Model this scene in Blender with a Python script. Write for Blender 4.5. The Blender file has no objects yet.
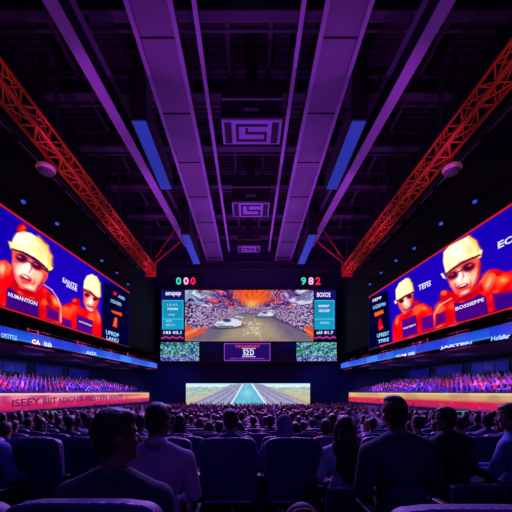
import bpy, bmesh, math, random
import numpy as np
from mathutils import Vector, Matrix, Euler

random.seed(7)
rng = np.random.RandomState(11)
S = bpy.context.scene
COL = S.collection
PI = math.pi
F, CX, CY, CZ = 330.0, 249.0, 392.0, 1.45      # focal length (px), vanishing point, eye height


def at(px, py, Y):
    return Vector(((px - CX) * Y / F, Y, CZ + (CY - py) * Y / F))


# ------------------------------------------------------------------ materials
def lin(c):
    out = []
    for v in c[:3]:
        v = v / 255.0
        out.append(v / 12.92 if v <= 0.04045 else ((v + 0.055) / 1.055) ** 2.4)
    return (*out, 1.0)


def mat(name, rgb, rough=0.6, metal=0.0, emit=None, es=0.0, var=0.25, scale=6.0, bump=0.0, objcol=False, spec=0.5):
    m = bpy.data.materials.new(name)
    m.use_nodes = True
    nt = m.node_tree
    b = nt.nodes['Principled BSDF']
    b.inputs['Roughness'].default_value = rough
    b.inputs['Metallic'].default_value = metal
    b.inputs['Specular IOR Level'].default_value = spec
    tc = nt.nodes.new('ShaderNodeTexCoord')
    no = nt.nodes.new('ShaderNodeTexNoise')
    no.inputs['Scale'].default_value = scale
    no.inputs['Detail'].default_value = 4
    nt.links.new(tc.outputs['Object'], no.inputs['Vector'])
    mr = nt.nodes.new('ShaderNodeMapRange')
    mr.inputs['To Min'].default_value = 1 - var
    mr.inputs['To Max'].default_value = 1 + var
    nt.links.new(no.outputs['Fac'], mr.inputs['Value'])
    vm = nt.nodes.new('ShaderNodeVectorMath')
    vm.operation = 'SCALE'
    nt.links.new(mr.outputs['Result'], vm.inputs['Scale'])
    if objcol:
        oi = nt.nodes.new('ShaderNodeObjectInfo')
        nt.links.new(oi.outputs['Color'], vm.inputs[0])
    else:
        vm.inputs[0].default_value = lin(rgb)[:3]
    nt.links.new(vm.outputs['Vector'], b.inputs['Base Color'])
    if bump > 0:
        bp = nt.nodes.new('ShaderNodeBump')
        bp.inputs['Strength'].default_value = bump
        bp.inputs['Distance'].default_value = 0.02
        nt.links.new(no.outputs['Fac'], bp.inputs['Height'])
        nt.links.new(bp.outputs['Normal'], b.inputs['Normal'])
    if emit is not None:
        b.inputs['Emission Color'].default_value = lin(emit)
        b.inputs['Emission Strength'].default_value = es
    return m


def led_mat(name, strength=1.0):
    """emissive screen whose picture is held in the mesh's colour attribute, with a faint LED pixel grid"""
    m = bpy.data.materials.new(name)
    m.use_nodes = True
    nt = m.node_tree
    b = nt.nodes['Principled BSDF']
    b.inputs['Base Color'].default_value = (0.002, 0.002, 0.003, 1)
    b.inputs['Roughness'].default_value = 0.9
    b.inputs['Specular IOR Level'].default_value = 0.0
    at_ = nt.nodes.new('ShaderNodeAttribute')
    at_.attribute_name = 'Col'
    nt.links.new(at_.outputs['Color'], b.inputs['Emission Color'])
    b.inputs['Emission Strength'].default_value = strength
    return m


def attr_mat(name, rough=0.8, es=0.0):
    m = bpy.data.materials.new(name)
    m.use_nodes = True
    nt = m.node_tree
    b = nt.nodes['Principled BSDF']
    b.inputs['Roughness'].default_value = rough
    at_ = nt.nodes.new('ShaderNodeAttribute')
    at_.attribute_name = 'Col'
    nt.links.new(at_.outputs['Color'], b.inputs['Base Color'])
    if es:
        nt.links.new(at_.outputs['Color'], b.inputs['Emission Color'])
        b.inputs['Emission Strength'].default_value = es
    return m


M = {}
M['black'] = mat('black_plastic', (14, 13, 18), 0.5)
M['navy'] = mat('navy_wall', (10, 12, 40), 0.8, var=0.35, scale=0.4)
M['wall'] = mat('dark_wall', (7, 8, 26), 0.85, var=0.4, scale=0.5)
M['floor'] = mat('carpet_floor', (16, 16, 34), 0.85, var=0.4, scale=8, bump=0.2)
M['deck'] = mat('roof_deck', (36, 22, 38), 0.8, var=0.5, scale=1.2)
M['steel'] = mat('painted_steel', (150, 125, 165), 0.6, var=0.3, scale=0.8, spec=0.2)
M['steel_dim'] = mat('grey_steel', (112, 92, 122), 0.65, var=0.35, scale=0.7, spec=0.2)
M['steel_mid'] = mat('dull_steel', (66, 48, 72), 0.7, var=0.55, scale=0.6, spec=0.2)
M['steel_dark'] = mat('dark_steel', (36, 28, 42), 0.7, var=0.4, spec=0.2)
M['truss'] = mat('truss_red_light', (150, 40, 24), 0.6, emit=(170, 30, 20), es=0.03, var=0.6, scale=0.9, spec=0.2)  # red stage light put into the colour, with a faint glow
M['truss_hot'] = mat('truss_orange_light', (190, 70, 36), 0.6, emit=(200, 60, 30), es=0.07, var=0.6, scale=0.9, spec=0.2)  # brighter orange light on the lattice, also in colour and glow
M['lightblue'] = mat('blue_diffuser', (20, 40, 120), 0.5, emit=(42, 58, 165), es=0.6, var=0.2, scale=3)
M['lensblue'] = mat('blue_lens', (20, 60, 200), 0.3, emit=(40, 80, 220), es=0.9)
M['dome'] = mat('pale_dome', (205, 150, 165), 0.4, emit=(190, 90, 110), es=0.15)
M['red_edge'] = mat('red_led_edge', (120, 10, 10), 0.5, emit=(220, 24, 16), es=0.9)
M['seat'] = mat('seat_fabric', (40, 46, 98), 0.55, var=0.3, scale=14, bump=0.15)
M['seat_trim_rim'] = mat('seat_trim_rim_light', (112, 100, 180), 0.4, var=0.1)  # trim colour, also the lavender rim light painted on seat edges
M['seat_metal'] = mat('seat_frame_metal', (40, 40, 62), 0.4, 0.3)
M['skin'] = mat('skin', (176, 122, 100), 0.55, var=0.12, scale=10)
M['skin_dim'] = mat('skin_dark', (120, 80, 64), 0.55, var=0.12, scale=10)
M['hair'] = mat('dark_hair', (26, 18, 20), 0.5, var=0.5, scale=40, bump=0.6)
M['hair_brown'] = mat('brown_hair', (60, 34, 30), 0.45, var=0.5, scale=40, bump=0.6)
M['cloth'] = mat('cloth', (255, 255, 255), 0.85, var=0.2, scale=12, bump=0.25, objcol=True)
M['trousers'] = mat('dark_trousers', (18, 18, 32), 0.85, var=0.2, scale=12)
M['shoe'] = mat('shoe_leather', (14, 12, 14), 0.4)
M['eye'] = mat('eye_white', (210, 205, 200), 0.3, var=0.02)
M['led'] = led_mat('led_picture', 1.12)
M['led_soft'] = led_mat('led_picture_soft', 0.9)
M['white_text'] = mat('white_led_text', (200, 200, 210), 0.5, emit=(240, 235, 255), es=0.9, var=0.02)
M['cyan_text'] = mat('cyan_led_text', (60, 160, 200), 0.5, emit=(150, 215, 250), es=0.9, var=0.02)
M['green_digit'] = mat('green_led_digit', (20, 150, 120), 0.5, emit=(60, 225, 190), es=1.0, var=0.02)
M['pink_digit'] = mat('pink_led_digit', (200, 150, 180), 0.5, emit=(250, 190, 225), es=1.0, var=0.02)
M['red_digit'] = mat('red_led_digit', (200, 20, 50), 0.5, emit=(250, 30, 80), es=1.0, var=0.02)
M['red_text'] = mat('red_led_text', (160, 20, 60), 0.5, emit=(225, 60, 110), es=0.9, var=0.02)
M['plum_text'] = mat('plum_led_text', (90, 10, 60), 0.5, emit=(120, 16, 80), es=0.8, var=0.02)
M['purple_line'] = mat('purple_led_line', (120, 60, 180), 0.5, emit=(165, 70, 200), es=0.8, var=0.02)
M['lavender'] = mat('lavender_lit_plate', (120, 95, 150), 0.5, emit=(120, 80, 190), es=0.02, var=0.15, scale=3)  # lavender light put into the plate's colour and a faint glow
M['green_panel'] = mat('green_led_panel', (20, 120, 90), 0.5, emit=(40, 180, 130), es=0.7, var=0.6, scale=9)
M['suite_glass'] = mat('suite_glass', (20, 24, 90), 0.25, emit=(30, 30, 130), es=0.22, var=0.6, scale=0.7)
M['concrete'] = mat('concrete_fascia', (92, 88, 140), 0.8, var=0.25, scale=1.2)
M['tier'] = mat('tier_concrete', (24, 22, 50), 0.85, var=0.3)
M['crowd'] = attr_mat('crowd_clothes_and_light', 0.8, 0.0)
M['phone'] = mat('phone_screen', (160, 170, 210), 0.3, emit=(190, 190, 250), es=1.0)
M['bag'] = mat('bag_fabric', (14, 13, 20), 0.7, var=0.4, scale=10, bump=0.3)
M['bag_trim'] = mat('bag_zip', (120, 100, 70), 0.4, 0.4)


# ------------------------------------------------------------------ object helpers
def link(name, me, parent=None):
    o = bpy.data.objects.new(name, me)
    COL.objects.link(o)
    if parent is not None:
        o.parent = parent
    return o


def tag(o, label=None, cat=None, group=None, kind=None):
    if label: o['label'] = label
    if cat: o['category'] = cat
    if group: o['group'] = group
    if kind: o['kind'] = kind
    return o


def thing(name, label, cat, loc=(0, 0, 0), rz=0.0, group=None):
    o = bpy.data.objects.new(name, None)
    COL.objects.link(o)
    o.empty_display_size = 0.2
    o.location = loc
    o.rotation_euler = (0, 0, rz)
    return tag(o, label, cat, group)


def obj(name, bm, m, parent=None, smooth=False):
    bmesh.ops.recalc_face_normals(bm, faces=bm.faces[:])
    me = bpy.data.meshes.new(name)
    bm.to_mesh(me)
    bm.free()
    ms = m if isinstance(m, (list, tuple)) else [m]
    for k in ms:
        me.materials.append(k)
    if smooth:
        me.polygons.foreach_set('use_smooth', [True] * len(me.polygons))
    o = link(name, me, parent)
    # children are modelled in world space when the parent sits elsewhere
    return o


def split(name, bm, m, parent=None, smooth=False):
    """every loose island of bm becomes an object of its own"""
    bm.verts.ensure_lookup_table()
    seen = set()
    out = []
    for v0 in bm.verts:
        if v0 in seen: continue
        st, isl = [v0], []
        seen.add(v0)
        while st:
            v = st.pop()
            isl.append(v)
            for e in v.link_edges:
                w = e.other_vert(v)
                if w not in seen:
                    seen.add(w); st.append(w)
        b2 = bmesh.new()
        mp = {v: b2.verts.new(v.co) for v in isl}
        for f in {f for v in isl for f in v.link_faces}:
            b2.faces.new([mp[v] for v in f.verts])
        out.append(obj(name, b2, m, parent, smooth))
    bm.free()
    return out


def nb():
    return bmesh.new()


def hexa(bm, pts, mi=0):
    """8 corners: bottom 4 then top 4"""
    v = [bm.verts.new(p) for p in pts]
    fs = [(0, 1, 2, 3), (7, 6, 5, 4), (0, 4, 5, 1), (1, 5, 6, 2), (2, 6, 7, 3), (3, 7, 4, 0)]
    out = []
    for f in fs:
        k = bm.faces.new([v[i] for i in f])
        k.material_index = mi
        out.append(k)
    return v


def box(bm, x0, x1, y0, y1, z0, z1, bev=0.0, mi=0):
    v = hexa(bm, [(x0, y0, z0), (x1, y0, z0), (x1, y1, z0), (x0, y1, z0),
                  (x0, y0, z1), (x1, y0, z1), (x1, y1, z1), (x0, y1, z1)], mi)
    if bev > 0:
        es = list({e for k in v for e in k.link_edges})
        bmesh.ops.bevel(bm, geom=es, offset=bev, segments=3, profile=0.5, affect='EDGES')


def tube(bm, p0, p1, r0, r1=None, seg=8, cap=True, mi=0):
    p0, p1 = Vector(p0), Vector(p1)
    r1 = r0 if r1 is None else r1
    d = (p1 - p0)
    q = d.to_track_quat('Z', 'Y')
    a, b = [], []
    for k in range(seg):
        t = 2 * PI * k / seg
        u = q @ Vector((math.cos(t), math.sin(t), 0))
        a.append(bm.verts.new(p0 + u * r0))
        b.append(bm.verts.new(p1 + u * r1))
    for k in range(seg):
        f = bm.faces.new((a[k], a[(k + 1) % seg], b[(k + 1) % seg], b[k]))
        f.material_index = mi
    if cap:
        bm.faces.new(a[::-1]).material_index = mi
        bm.faces.new(b).material_index = mi


def bar(bm, p0, p1, w, h=None, up=(0, 0, 1)):
    """rectangular bar between two points"""
    p0, p1 = Vector(p0), Vector(p1)
    h = w if h is None else h
    d = (p1 - p0).normalized()
    up = Vector(up)
    if abs(d.dot(up)) > 0.98:
        up = Vector((1, 0, 0))
    s = d.cross(up).normalized()
    u = s.cross(d).normalized()
    pts = []
    for p in (p0, p1):
        for a, b in ((-1, -1), (1, -1), (1, 1), (-1, 1)):
            pts.append(p + s * a * w / 2 + u * b * h / 2)
    hexa(bm, pts)


_sph = {}


def uvs(bm, seg, rings, mtx):
    """unit sphere under a matrix (far quicker than the operator on big meshes)"""
    if (seg, rings) not in _sph:
        V = [(0, 0, 1)]
        for j in range(1, rings):
            a = PI * j / rings
            for k in range(seg):
                b = 2 * PI * k / seg
                V.append((math.sin(a) * math.cos(b), math.sin(a) * math.sin(b), math.cos(a)))
        V.append((0, 0, -1))
        Fc = [(0, 1 + k, 1 + (k + 1) % seg) for k in range(seg)]
        for j in range(rings - 2):
            for k in range(seg):
                a, b = 1 + j * seg, 1 + (j + 1) * seg
                Fc.append((a + k, b + k, b + (k + 1) % seg, a + (k + 1) % seg))
        l = 1 + (rings - 2) * seg
        Fc += [(l + k, len(V) - 1, l + (k + 1) % seg) for k in range(seg)]
        _sph[(seg, rings)] = ([Vector(v) for v in V], Fc)
    V, Fc = _sph[(seg, rings)]
    vs = [bm.verts.new(mtx @ v) for v in V]
    for f in Fc:
        bm.faces.new([vs[i] for i in f])


def ell(bm, c, r, rot=None, seg=16, rings=10):
    mtx = Matrix.Translation(Vector(c)) @ (Euler(rot).to_matrix().to_4x4() if rot else Matrix.Identity(4)) @ Matrix.Diagonal((*r, 1))
    uvs(bm, seg, rings, mtx)


def caps(bm, p0, r0, p1, r1, seg=12):
    tube(bm, p0, p1, r0, r1, seg)
    ell(bm, p0, (r0,) * 3, seg=seg, rings=8)
    ell(bm, p1, (r1,) * 3, seg=seg, rings=8)


def remesh(bm, voxel, smooth=4, factor=0.5):
    me = bpy.data.meshes.new('tmp')
    bmesh.ops.recalc_face_normals(bm, faces=bm.faces[:])
    bm.to_mesh(me)
    bm.free()
    o = bpy.data.objects.new('tmp', me)
    COL.objects.link(o)
    md = o.modifiers.new('r', 'REMESH')
    md.mode = 'VOXEL'
    md.voxel_size = voxel
    md.use_smooth_shade = True
    if smooth:
        sm = o.modifiers.new('s', 'SMOOTH')
        sm.factor = factor
        sm.iterations = smooth
    dg = bpy.context.evaluated_depsgraph_get()
    dg.update()
    out = bpy.data.meshes.new_from_object(o.evaluated_get(dg))
    out.polygons.foreach_set('use_smooth', [True] * len(out.polygons))
    bpy.data.objects.remove(o)
    bpy.data.meshes.remove(me)
    return out


def meshobj(name, me, m, parent=None):
    me.name = name
    me.materials.clear()
    for k in (m if isinstance(m, (list, tuple)) else [m]):
        me.materials.append(k)
    return link(name, me, parent)


def copy_tree(o, parent=None):
    c = o.copy()
    COL.objects.link(c)
    c.parent = parent
    for ch in list(o.children):
        copy_tree(ch, c)
    return c


_font_cache = {}


def text_geo(s):
    """lettering as mesh data normalised to width 1, height 1"""
    if s in _font_cache:
        return _font_cache[s]
    cu = bpy.data.curves.new('t', 'FONT')
    cu.body = s
    cu.resolution_u = 2
    cu.offset = 0.03
    o = bpy.data.objects.new('t', cu)
    COL.objects.link(o)
    dg = bpy.context.evaluated_depsgraph_get()
    dg.update()
    me = bpy.data.meshes.new_from_object(o.evaluated_get(dg))
    v = np.array([(p.co.x, p.co.y) for p in me.vertices])
    f = [tuple(p.vertices) for p in me.polygons]
    bpy.data.objects.remove(o)
    bpy.data.curves.remove(cu)
    bpy.data.meshes.remove(me)
    v -= v.min(0)
    v /= v.max(0)
    _font_cache[s] = (v, f)
    return v, f


def text_on(name, s, p00, pw, ph, plane, m, parent):
    """lettering in the photo parallelogram (base-left p00, along pw, up ph) dropped onto a plane px->3D"""
    v, f = text_geo(s)
    pts = []
    for a, b in v:
        x = p00[0] + pw[0] * a + ph[0] * b
        y = p00[1] + pw[1] * a + ph[1] * b
        pts.append(tuple(plane(x, y)))
    me = bpy.data.meshes.new(name)
    me.from_pydata(pts, [], f)
    me.materials.append(m)
    return link(name, me, parent)


# ------------------------------------------------------------------ picture painter
class Paint:
    def __init__(self, x, y, bg):
        self.x, self.y = x, y
        self.c = np.zeros(x.shape + (3,)) + np.array(bg, float)

    def mix(self, m, col):
        m = np.clip(m, 0, 1)[..., None]
        col = np.array(col, float)
        self.c = self.c * (1 - m) + col * m

    def ell(self, cx, cy, rx, ry, rot, col, soft=0.7, a=1.0):
        t = math.radians(rot)
        dx, dy = self.x - cx, self.y - cy
        u = dx * math.cos(t) + dy * math.sin(t)
        v = -dx * math.sin(t) + dy * math.cos(t)
        d = (np.sqrt((u / rx) ** 2 + (v / ry) ** 2) - 1) * min(rx, ry)
        self.mix(a * (0.5 - d / (2 * soft)), col)

    def poly(self, pts, col, soft=0.5, a=1.0):
        P = np.array(pts, float)
        inside = np.zeros(self.x.shape, bool)
        dmin = np.full(self.x.shape, 1e9)
        n = len(P)
        for i in range(n):
            x0, y0 = P[i]
            x1, y1 = P[(i + 1) % n]
            cond = ((y0 > self.y) != (y1 > self.y))
            xi = x0 + (self.y - y0) * (x1 - x0) / ((y1 - y0) if y1 != y0 else 1e-9)
            inside ^= cond & (self.x < xi)
            L = (x1 - x0) ** 2 + (y1 - y0) ** 2 + 1e-9
            t = np.clip(((self.x - x0) * (x1 - x0) + (self.y - y0) * (y1 - y0)) / L, 0, 1)
            dmin = np.minimum(dmin, np.hypot(self.x - x0 - t * (x1 - x0), self.y - y0 - t * (y1 - y0)))
        d = np.where(inside, -dmin, dmin)
        self.mix(a * (0.5 - d / (2 * soft)), col)

    def line(self, p0, p1, w, col, soft=0.4, a=1.0):
        x0, y0 = p0
        x1, y1 = p1
        L = (x1 - x0) ** 2 + (y1 - y0) ** 2 + 1e-9
        t = np.clip(((self.x - x0) * (x1 - x0) + (self.y - y0) * (y1 - y0)) / L, 0, 1)
        d = np.hypot(self.x - x0 - t * (x1 - x0), self.y - y0 - t * (y1 - y0)) - w / 2
        self.mix(a * (0.5 - d / (2 * soft)), col)

    def curve(self, pts, w, col, soft=0.4, a=1.0):
        for p, q in zip(pts[:-1], pts[1:]):
            self.line(p, q, w, col, soft, a)


def vnoise(x, y, seed=0):
    r = np.random.RandomState(seed)
    T = r.rand(256, 256)
    xi, yi = np.floor(x).astype(int), np.floor(y).astype(int)
    fx, fy = x - xi, y - yi
    fx, fy = fx * fx * (3 - 2 * fx), fy * fy * (3 - 2 * fy)
    g = lambda a, b: T[a % 256, b % 256]
    return (g(xi, yi) * (1 - fx) + g(xi + 1, yi) * fx) * (1 - fy) + (g(xi, yi + 1) * (1 - fx) + g(xi + 1, yi + 1) * fx) * fy


def cnoise(x, y, seed=0):
    r = np.random.RandomState(seed)
    T = r.rand(256, 256)
    return T[np.floor(x).astype(int) % 256, np.floor(y).astype(int) % 256]


def screen_mesh(name, P3, cols, m, parent):
    """grid P3 (h,w,3) coloured by cols (h,w,3 sRGB 0-255)"""
    h, w = P3.shape[:2]
    verts = P3.reshape(-1, 3)
    idx = np.arange(h * w).reshape(h, w)
    faces = np.stack([idx[:-1, :-1], idx[:-1, 1:], idx[1:, 1:], idx[1:, :-1]], -1).reshape(-1, 4)
    me = bpy.data.meshes.new(name)
    me.from_pydata(verts.tolist(), [], faces.tolist())
    ca = me.color_attributes.new('Col', 'FLOAT_COLOR', 'POINT')
    c = np.clip(cols.reshape(-1, 3) / 255.0, 0, 1)
    l = np.where(c <= 0.04045, c / 12.92, ((c + 0.055) / 1.055) ** 2.4)
    buf = np.ones((h * w, 4), np.float32)
    buf[:, :3] = l
    ca.data.foreach_set('color', buf.ravel())
    me.materials.append(m)
    return link(name, me, parent)


# ------------------------------------------------------------------ the hall
YF = 36.0            # front wall


FY = [-4, 3.1, 4.0, 6.0, 10.0, 15.0, 20.0, 32.0, 36.3]
FZ = [0, 0, -0.09, -0.27, -0.47, -0.63, -0.76, -1.06, -1.10]


def Wl(Y):
    return 10.04 + 0.076 * (YF - Y)


def P(s, Y, d, z):
    """point by a side wall: s=-1 left, +1 right; d metres inward of the wall face; z above eye level"""
    return Vector((s * (Wl(Y) - d), Y, CZ + z))


def prism(bm, s, Y0, Y1, d0, d1, z0, z1, mi=0):
    hexa(bm, [P(s, Y0, d0, z0), P(s, Y1, d0, z0), P(s, Y1, d1, z0), P(s, Y0, d1, z0),
              P(s, Y0, d0, z1), P(s, Y1, d0, z1), P(s, Y1, d1, z1), P(s, Y0, d1, z1)], mi)


def wplane(s, d):
    def f(px, py):
        off = max(abs(px - CX), 1.0)
        Y = F * (Wl(0) - d) / (off + F * 0.076)
        return P(s, Y, d, (CY - py) * Y / F)
    return f


def floor_z(Y):
    return float(np.interp(Y, FY, FZ))


SIDE = {-1: 'left', 1: 'right'}

# floor (level near the camera, then falling gently to the stage)
bm = nb()
ys = FY
top = [(bm.verts.new((-21, y, floor_z(y))), bm.verts.new((21, y, floor_z(y)))) for y in ys]
for a, b in zip(top[:-1], top[1:]):
    bm.faces.new((a[0], a[1], b[1], b[0]))
tag(obj('floor', bm, M['floor']), kind='structure')
# ceiling deck with corrugation ribs
bm = nb()
box(bm, -21, 21, -4, 36.5, CZ + 16.6, CZ + 16.9)
for k in range(110):
    y = -2 + k * 0.35
    box(bm, -14, 14, y, y + 0.12, CZ + 16.52, CZ + 16.6)
tag(obj('ceiling', bm, M['deck']), kind='structure')
bm = nb()
box(bm, -21, 21, YF, YF + 0.4, -3, CZ + 17)
tag(obj('wall_front', bm, M['navy']), kind='structure')
bm = nb()
box(bm, -21, 21, -4.4, -4, -1, CZ + 17)
tag(obj('wall_back', bm, M['wall']), kind='structure')
for s in (-1, 1):
    bm = nb()
    prism(bm, s, -4, YF, 0, -0.4, 4.0, 16.7)           # wall above the balcony slot
    prism(bm, s, -4, YF, -6, -6.3, -4, 16.7)           # back of the recess under the balcony
    prism(bm, s, -4, YF, 0, -6, 4.0, 4.2)              # roof of the balcony slot
    tag(obj('wall_' + SIDE[s], bm, M['wall']), kind='structure')

# ------------------------------------------------------------------ side walls: stands, balconies, screens
for s in (-1, 1):
    sd = SIDE[s]
    # balcony
    t = thing('balcony', f'dark balcony on the {sd} wall above the lower stand', 'balcony')
    bm = nb(); prism(bm, s, 0, YF, 0.05, -6, 2.32, 2.5); obj('deck', bm, M['wall'], t)
    bm = nb(); prism(bm, s, 0, 35.6, 0.05, -0.12, 2.5, 3.08); obj('parapet', bm, M['navy'], t)
    bm = nb()
    for k in range(40):
        Y = 0.5 + k * 0.88
        bar(bm, P(s, Y, -0.03, 3.08), P(s, Y, -0.03, 3.28), 0.03)
    bar(bm, P(s, 0.3, -0.03, 3.28), P(s, 35.4, -0.03, 3.28), 0.04)
    obj('railing', bm, M['steel_dark'], t)
    # grandstand
    t = thing('grandstand', f'tiered spectator stand along the {sd} wall under the balcony', 'stand')
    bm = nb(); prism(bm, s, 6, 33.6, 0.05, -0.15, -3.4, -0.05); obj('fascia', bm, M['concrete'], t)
    bm = nb()
    for k in range(8):
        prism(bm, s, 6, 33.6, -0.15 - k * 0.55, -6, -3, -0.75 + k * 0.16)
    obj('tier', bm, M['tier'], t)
    bm = nb()
    bar(bm, P(s, 6, -0.05, 0.06), P(s, 33.6, -0.05, 0.06), 0.05)
    for k in range(34):
        Y = 6 + k * 0.83
        bar(bm, P(s, Y, -0.05, -0.05), P(s, Y, -0.05, 0.06), 0.03)
    obj('handrail', bm, M['steel_dim'], t)
    # glazed suites on the recess's back wall
    for k in range(6):
        Y0 = 9 + k * 4.2
        t = thing('suite_window', f'dim blue suite window, {["nearest", "second", "third", "fourth", "fifth", "farthest"][k]} under the {sd} balcony', 'window',
                  group='suite windows under the balconies')
        bm = nb(); prism(bm, s, Y0, Y0 + 3.3, -5.9, -6, 1.35, 2.2); obj('frame', bm, M['black'], t)
        bm = nb()
        for j in range(3):
            prism(bm, s, Y0 + 0.1 + j * 1.07, Y0 + 1.05 + j * 1.07, -5.86, -5.9, 1.43, 2.12)
        split('pane', bm, M['suite_glass'], t)

    # advertising board
    lab = ('pink and cream lettered advertising board along the front of the left stand' if s < 0 else
           'cream and red striped advertising board along the front of the right stand')
    t = thing('advertising_board', lab, 'sign board')
    bm = nb(); prism(bm, s, 7, 33.4, 0.14, 0.05, -0.98, -0.02); obj('housing', bm, M['black'], t)
    n, h = 420, 22
    Yg = np.linspace(7.05, 33.35, n)
    zg = np.linspace(-0.95, -0.06, h)
    YY, ZZ = np.meshgrid(Yg, zg)
    v = (ZZ + 0.95) / 0.89
    n1 = vnoise(YY * 1.1, v * 2.5, 3)
    n2 = vnoise(YY * 3.5, v * 5, 4)
    pt = Paint(YY, v, (206, 30, 84))
    pt.mix((0.16 - v) * 8, (120, 30, 130))
    if s < 0:
        pt.mix((v - 0.30) / 0.1, (226, 64, 124))
        pt.mix((v - 0.42) / 0.12, (238, 128, 160))
        pt.mix(((v > 0.34) & (v < 0.88)) * (n1 - 0.45) * 2.2, (190, 40, 110))
        pt.mix((v - 0.86) / 0.05, (240, 196, 196))
        pt.mix(np.clip((YY - 24) / 8, 0, 1) * (v > 0.45) * 0.75, (230, 180, 110))
    else:
        pt.mix((v - 0.46) / 0.08, (214, 120, 90))
        pt.mix((v - 0.56) / 0.1, (206, 168, 112))
        pt.mix((v - 0.84) / 0.08, (232, 205, 150))
        pt.mix(np.clip((n1 - 0.5) * 2, 0, 0.5) * (v > 0.5), (170, 120, 100))
        pt.mix(np.clip((YY - 22) / 10, 0, 1) * (v > 0.55) * 0.5, (245, 205, 110))
        pt.mix(np.clip((YY - 22) / 10, 0, 1) * (v < 0.46) * 0.6, (235, 40, 80))
    pt.mix((n2 - 0.55) * 0.6, (255, 140, 170))
    P3 = np.stack([s * (10.04 + 0.076 * (YF - YY) - 0.15), YY, CZ + ZZ], -1)
    screen_mesh('led_panel', P3, pt.c * 0.95, M['led'], t)
    if s < 0:
        pl = wplane(s, 0.17)
        y0 = lambda x: 408.2 - 0.078 * x
        for word, x0, x1 in (('ISEEY', 12, 41), ('BIIT', 43, 57), ('ADIGNIR', 58, 84), ('IBESTEN', 86, 107), ('SEREN', 109, 122)):
            text_on('lettering', word, (x0, y0(x0)), (x1 - x0, y0(x1) - y0(x0)), (0, -8.2 + 0.035 * x0), pl, M['plum_text'], t)

    # ribbon display on the balcony front
    t = thing('ribbon_display', f'long blue ribbon display along the {sd} balcony front', 'screen')
    bm = nb(); prism(bm, s, 6, 35.5, 0.22, 0.06, 2.5, 3.08); obj('housing', bm, M['black'], t)
    Yg = np.linspace(6.1, 35.4, 500)
    zg = np.linspace(2.54, 3.04, 14)
    YY, ZZ = np.meshgrid(Yg, zg)
    v = (ZZ - 2.54) / 0.5
    pt = Paint(YY, v, (28, 84, 215))
    pt.mix((v - 0.55) * 1.6, (24, 58, 190))
    pt.mix((0.22 - v) * 3, (90, 170, 250))
    pt.mix((vnoise(YY * 0.8, v * 0 + 2, 5) - 0.5) * 1.2, (60, 130, 245))
    for a, b in ((18.5, 21.5), (14.2, 15.6), (27, 29)):
        pt.mix(((YY > a) & (YY < b)) * 0.6, (40, 40, 200) if a < 20 else (70, 150, 255))
    pt.mix(np.clip((YY - 30) / 5, 0, 1) * 0.6, (60, 120, 255))
    P3 = np.stack([s * (10.04 + 0.076 * (YF - YY) - 0.23), YY, CZ + ZZ], -1)
    screen_mesh('led_panel', P3, pt.c, M['led'], t)
    pl = wplane(s, 0.25)
    if s < 0:
        for word, x0, x1, m in (('OPETTTLE', 1, 17, 'cyan_text'), ('CA', 32, 40, 'white_text'), ('BB', 44, 52, 'cyan_text'), ('AGR', 86, 97, 'cyan_text')):
            yb = lambda x: 337.5 + 0.19 * x
            text_on('lettering', word, (x0, yb(x0)), (x1 - x0, yb(x1) - yb(x0)), (0, -5 + 0.02 * x0), pl, M[m], t)
    else:
        for word, x0, x1, m in (('Hafafar', 491, 510, 'cyan_text'), ('JARTERI', 440, 472, 'cyan_text'), ('CAJ', 396, 406, 'white_text'), ('SIE', 408, 415, 'cyan_text')):
            yb = lambda x: 337.5 + 0.175 * (512 - x)
            text_on('lettering', word, (x0, yb(x0)), (x1 - x0, yb(x1) - yb(x0)), (0, -5 + 0.02 * (512 - x0)), pl, M[m], t)

    # the big wall screen with two swimmers
    lab = f'giant tilted-in-view wall screen of two capped swimmers on the {sd} wall'
    lab = f'giant wall screen showing two capped swimmers on the {sd} wall'
    t = thing('wall_screen', lab, 'screen')
    Y0, Y1 = 12.2, 28.3
    z0, z1 = (3.96, 8.47) if s < 0 else (3.72, 8.06)
    bm = nb()
    prism(bm, s, Y0 - 0.15, Y1 + 0.15, 0.30, 0.02, z0 - 0.15, z1 + 0.15)
    obj('housing', bm, M['black'], t)
    bm = nb()
    prism(bm, s, Y0 - 0.1, Y1 + 0.05, 0.345, 0.305, z1, z1 + 0.1)
    prism(bm, s, Y0 - 0.1, Y1 - 2, 0.345, 0.305, z0 - 0.1, z0 - 0.04)
    split('edge_light', bm, M['red_edge'], t)
    n, h = 420, 180
    Yg = np.linspace(Y0, Y1, n)
    zg = np.linspace(z0, z1, h)
    YY, ZZ = np.meshgrid(Yg, zg)
    dd = 0.34
    X3 = s * (10.04 + 0.076 * (YF - YY) - dd)
    px = CX + X3 * F / YY
    py = CY - ZZ * F / YY
    pt = Paint(px, py, (44, 12, 168))
    if s < 0:
        pt.mix((40 - px) / 90, (26, 4, 140))
        pt.mix((py - (225 + 0.62 * px)) / 120, (62, 20, 190))
        # red knob above the cap
        pt.ell(22, 229, 5, 5, 0, (200, 20, 30), 1.5)
        # --- big swimmer
        red, redd, org, cream = (236, 28, 34), (160, 8, 40), (250, 110, 50), (250, 226, 168)
        pt.poly([(-30, 268), (-6, 262), (5, 260), (11, 265), (14, 276), (22, 286), (38, 290), (44, 286), (54, 296), (62, 304), (63, 326), (-30, 306)], red)
        pt.ell(4, 266, 6, 5, 20, (250, 90, 60), 2.5, 0.9)
        pt.ell(2, 270, 3, 6, 0, (255, 170, 130), 2, 0.8)
        pt.poly([(44, 288), (54, 297), (61, 306), (61, 318), (52, 310), (46, 300)], (240, 60, 40), 1.5)
        pt.ell(54, 301, 6, 3, 40, (255, 150, 70), 2, 0.9)
        pt.ell(49, 300, 3.5, 7, -20, redd, 2, 0.8)
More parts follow.
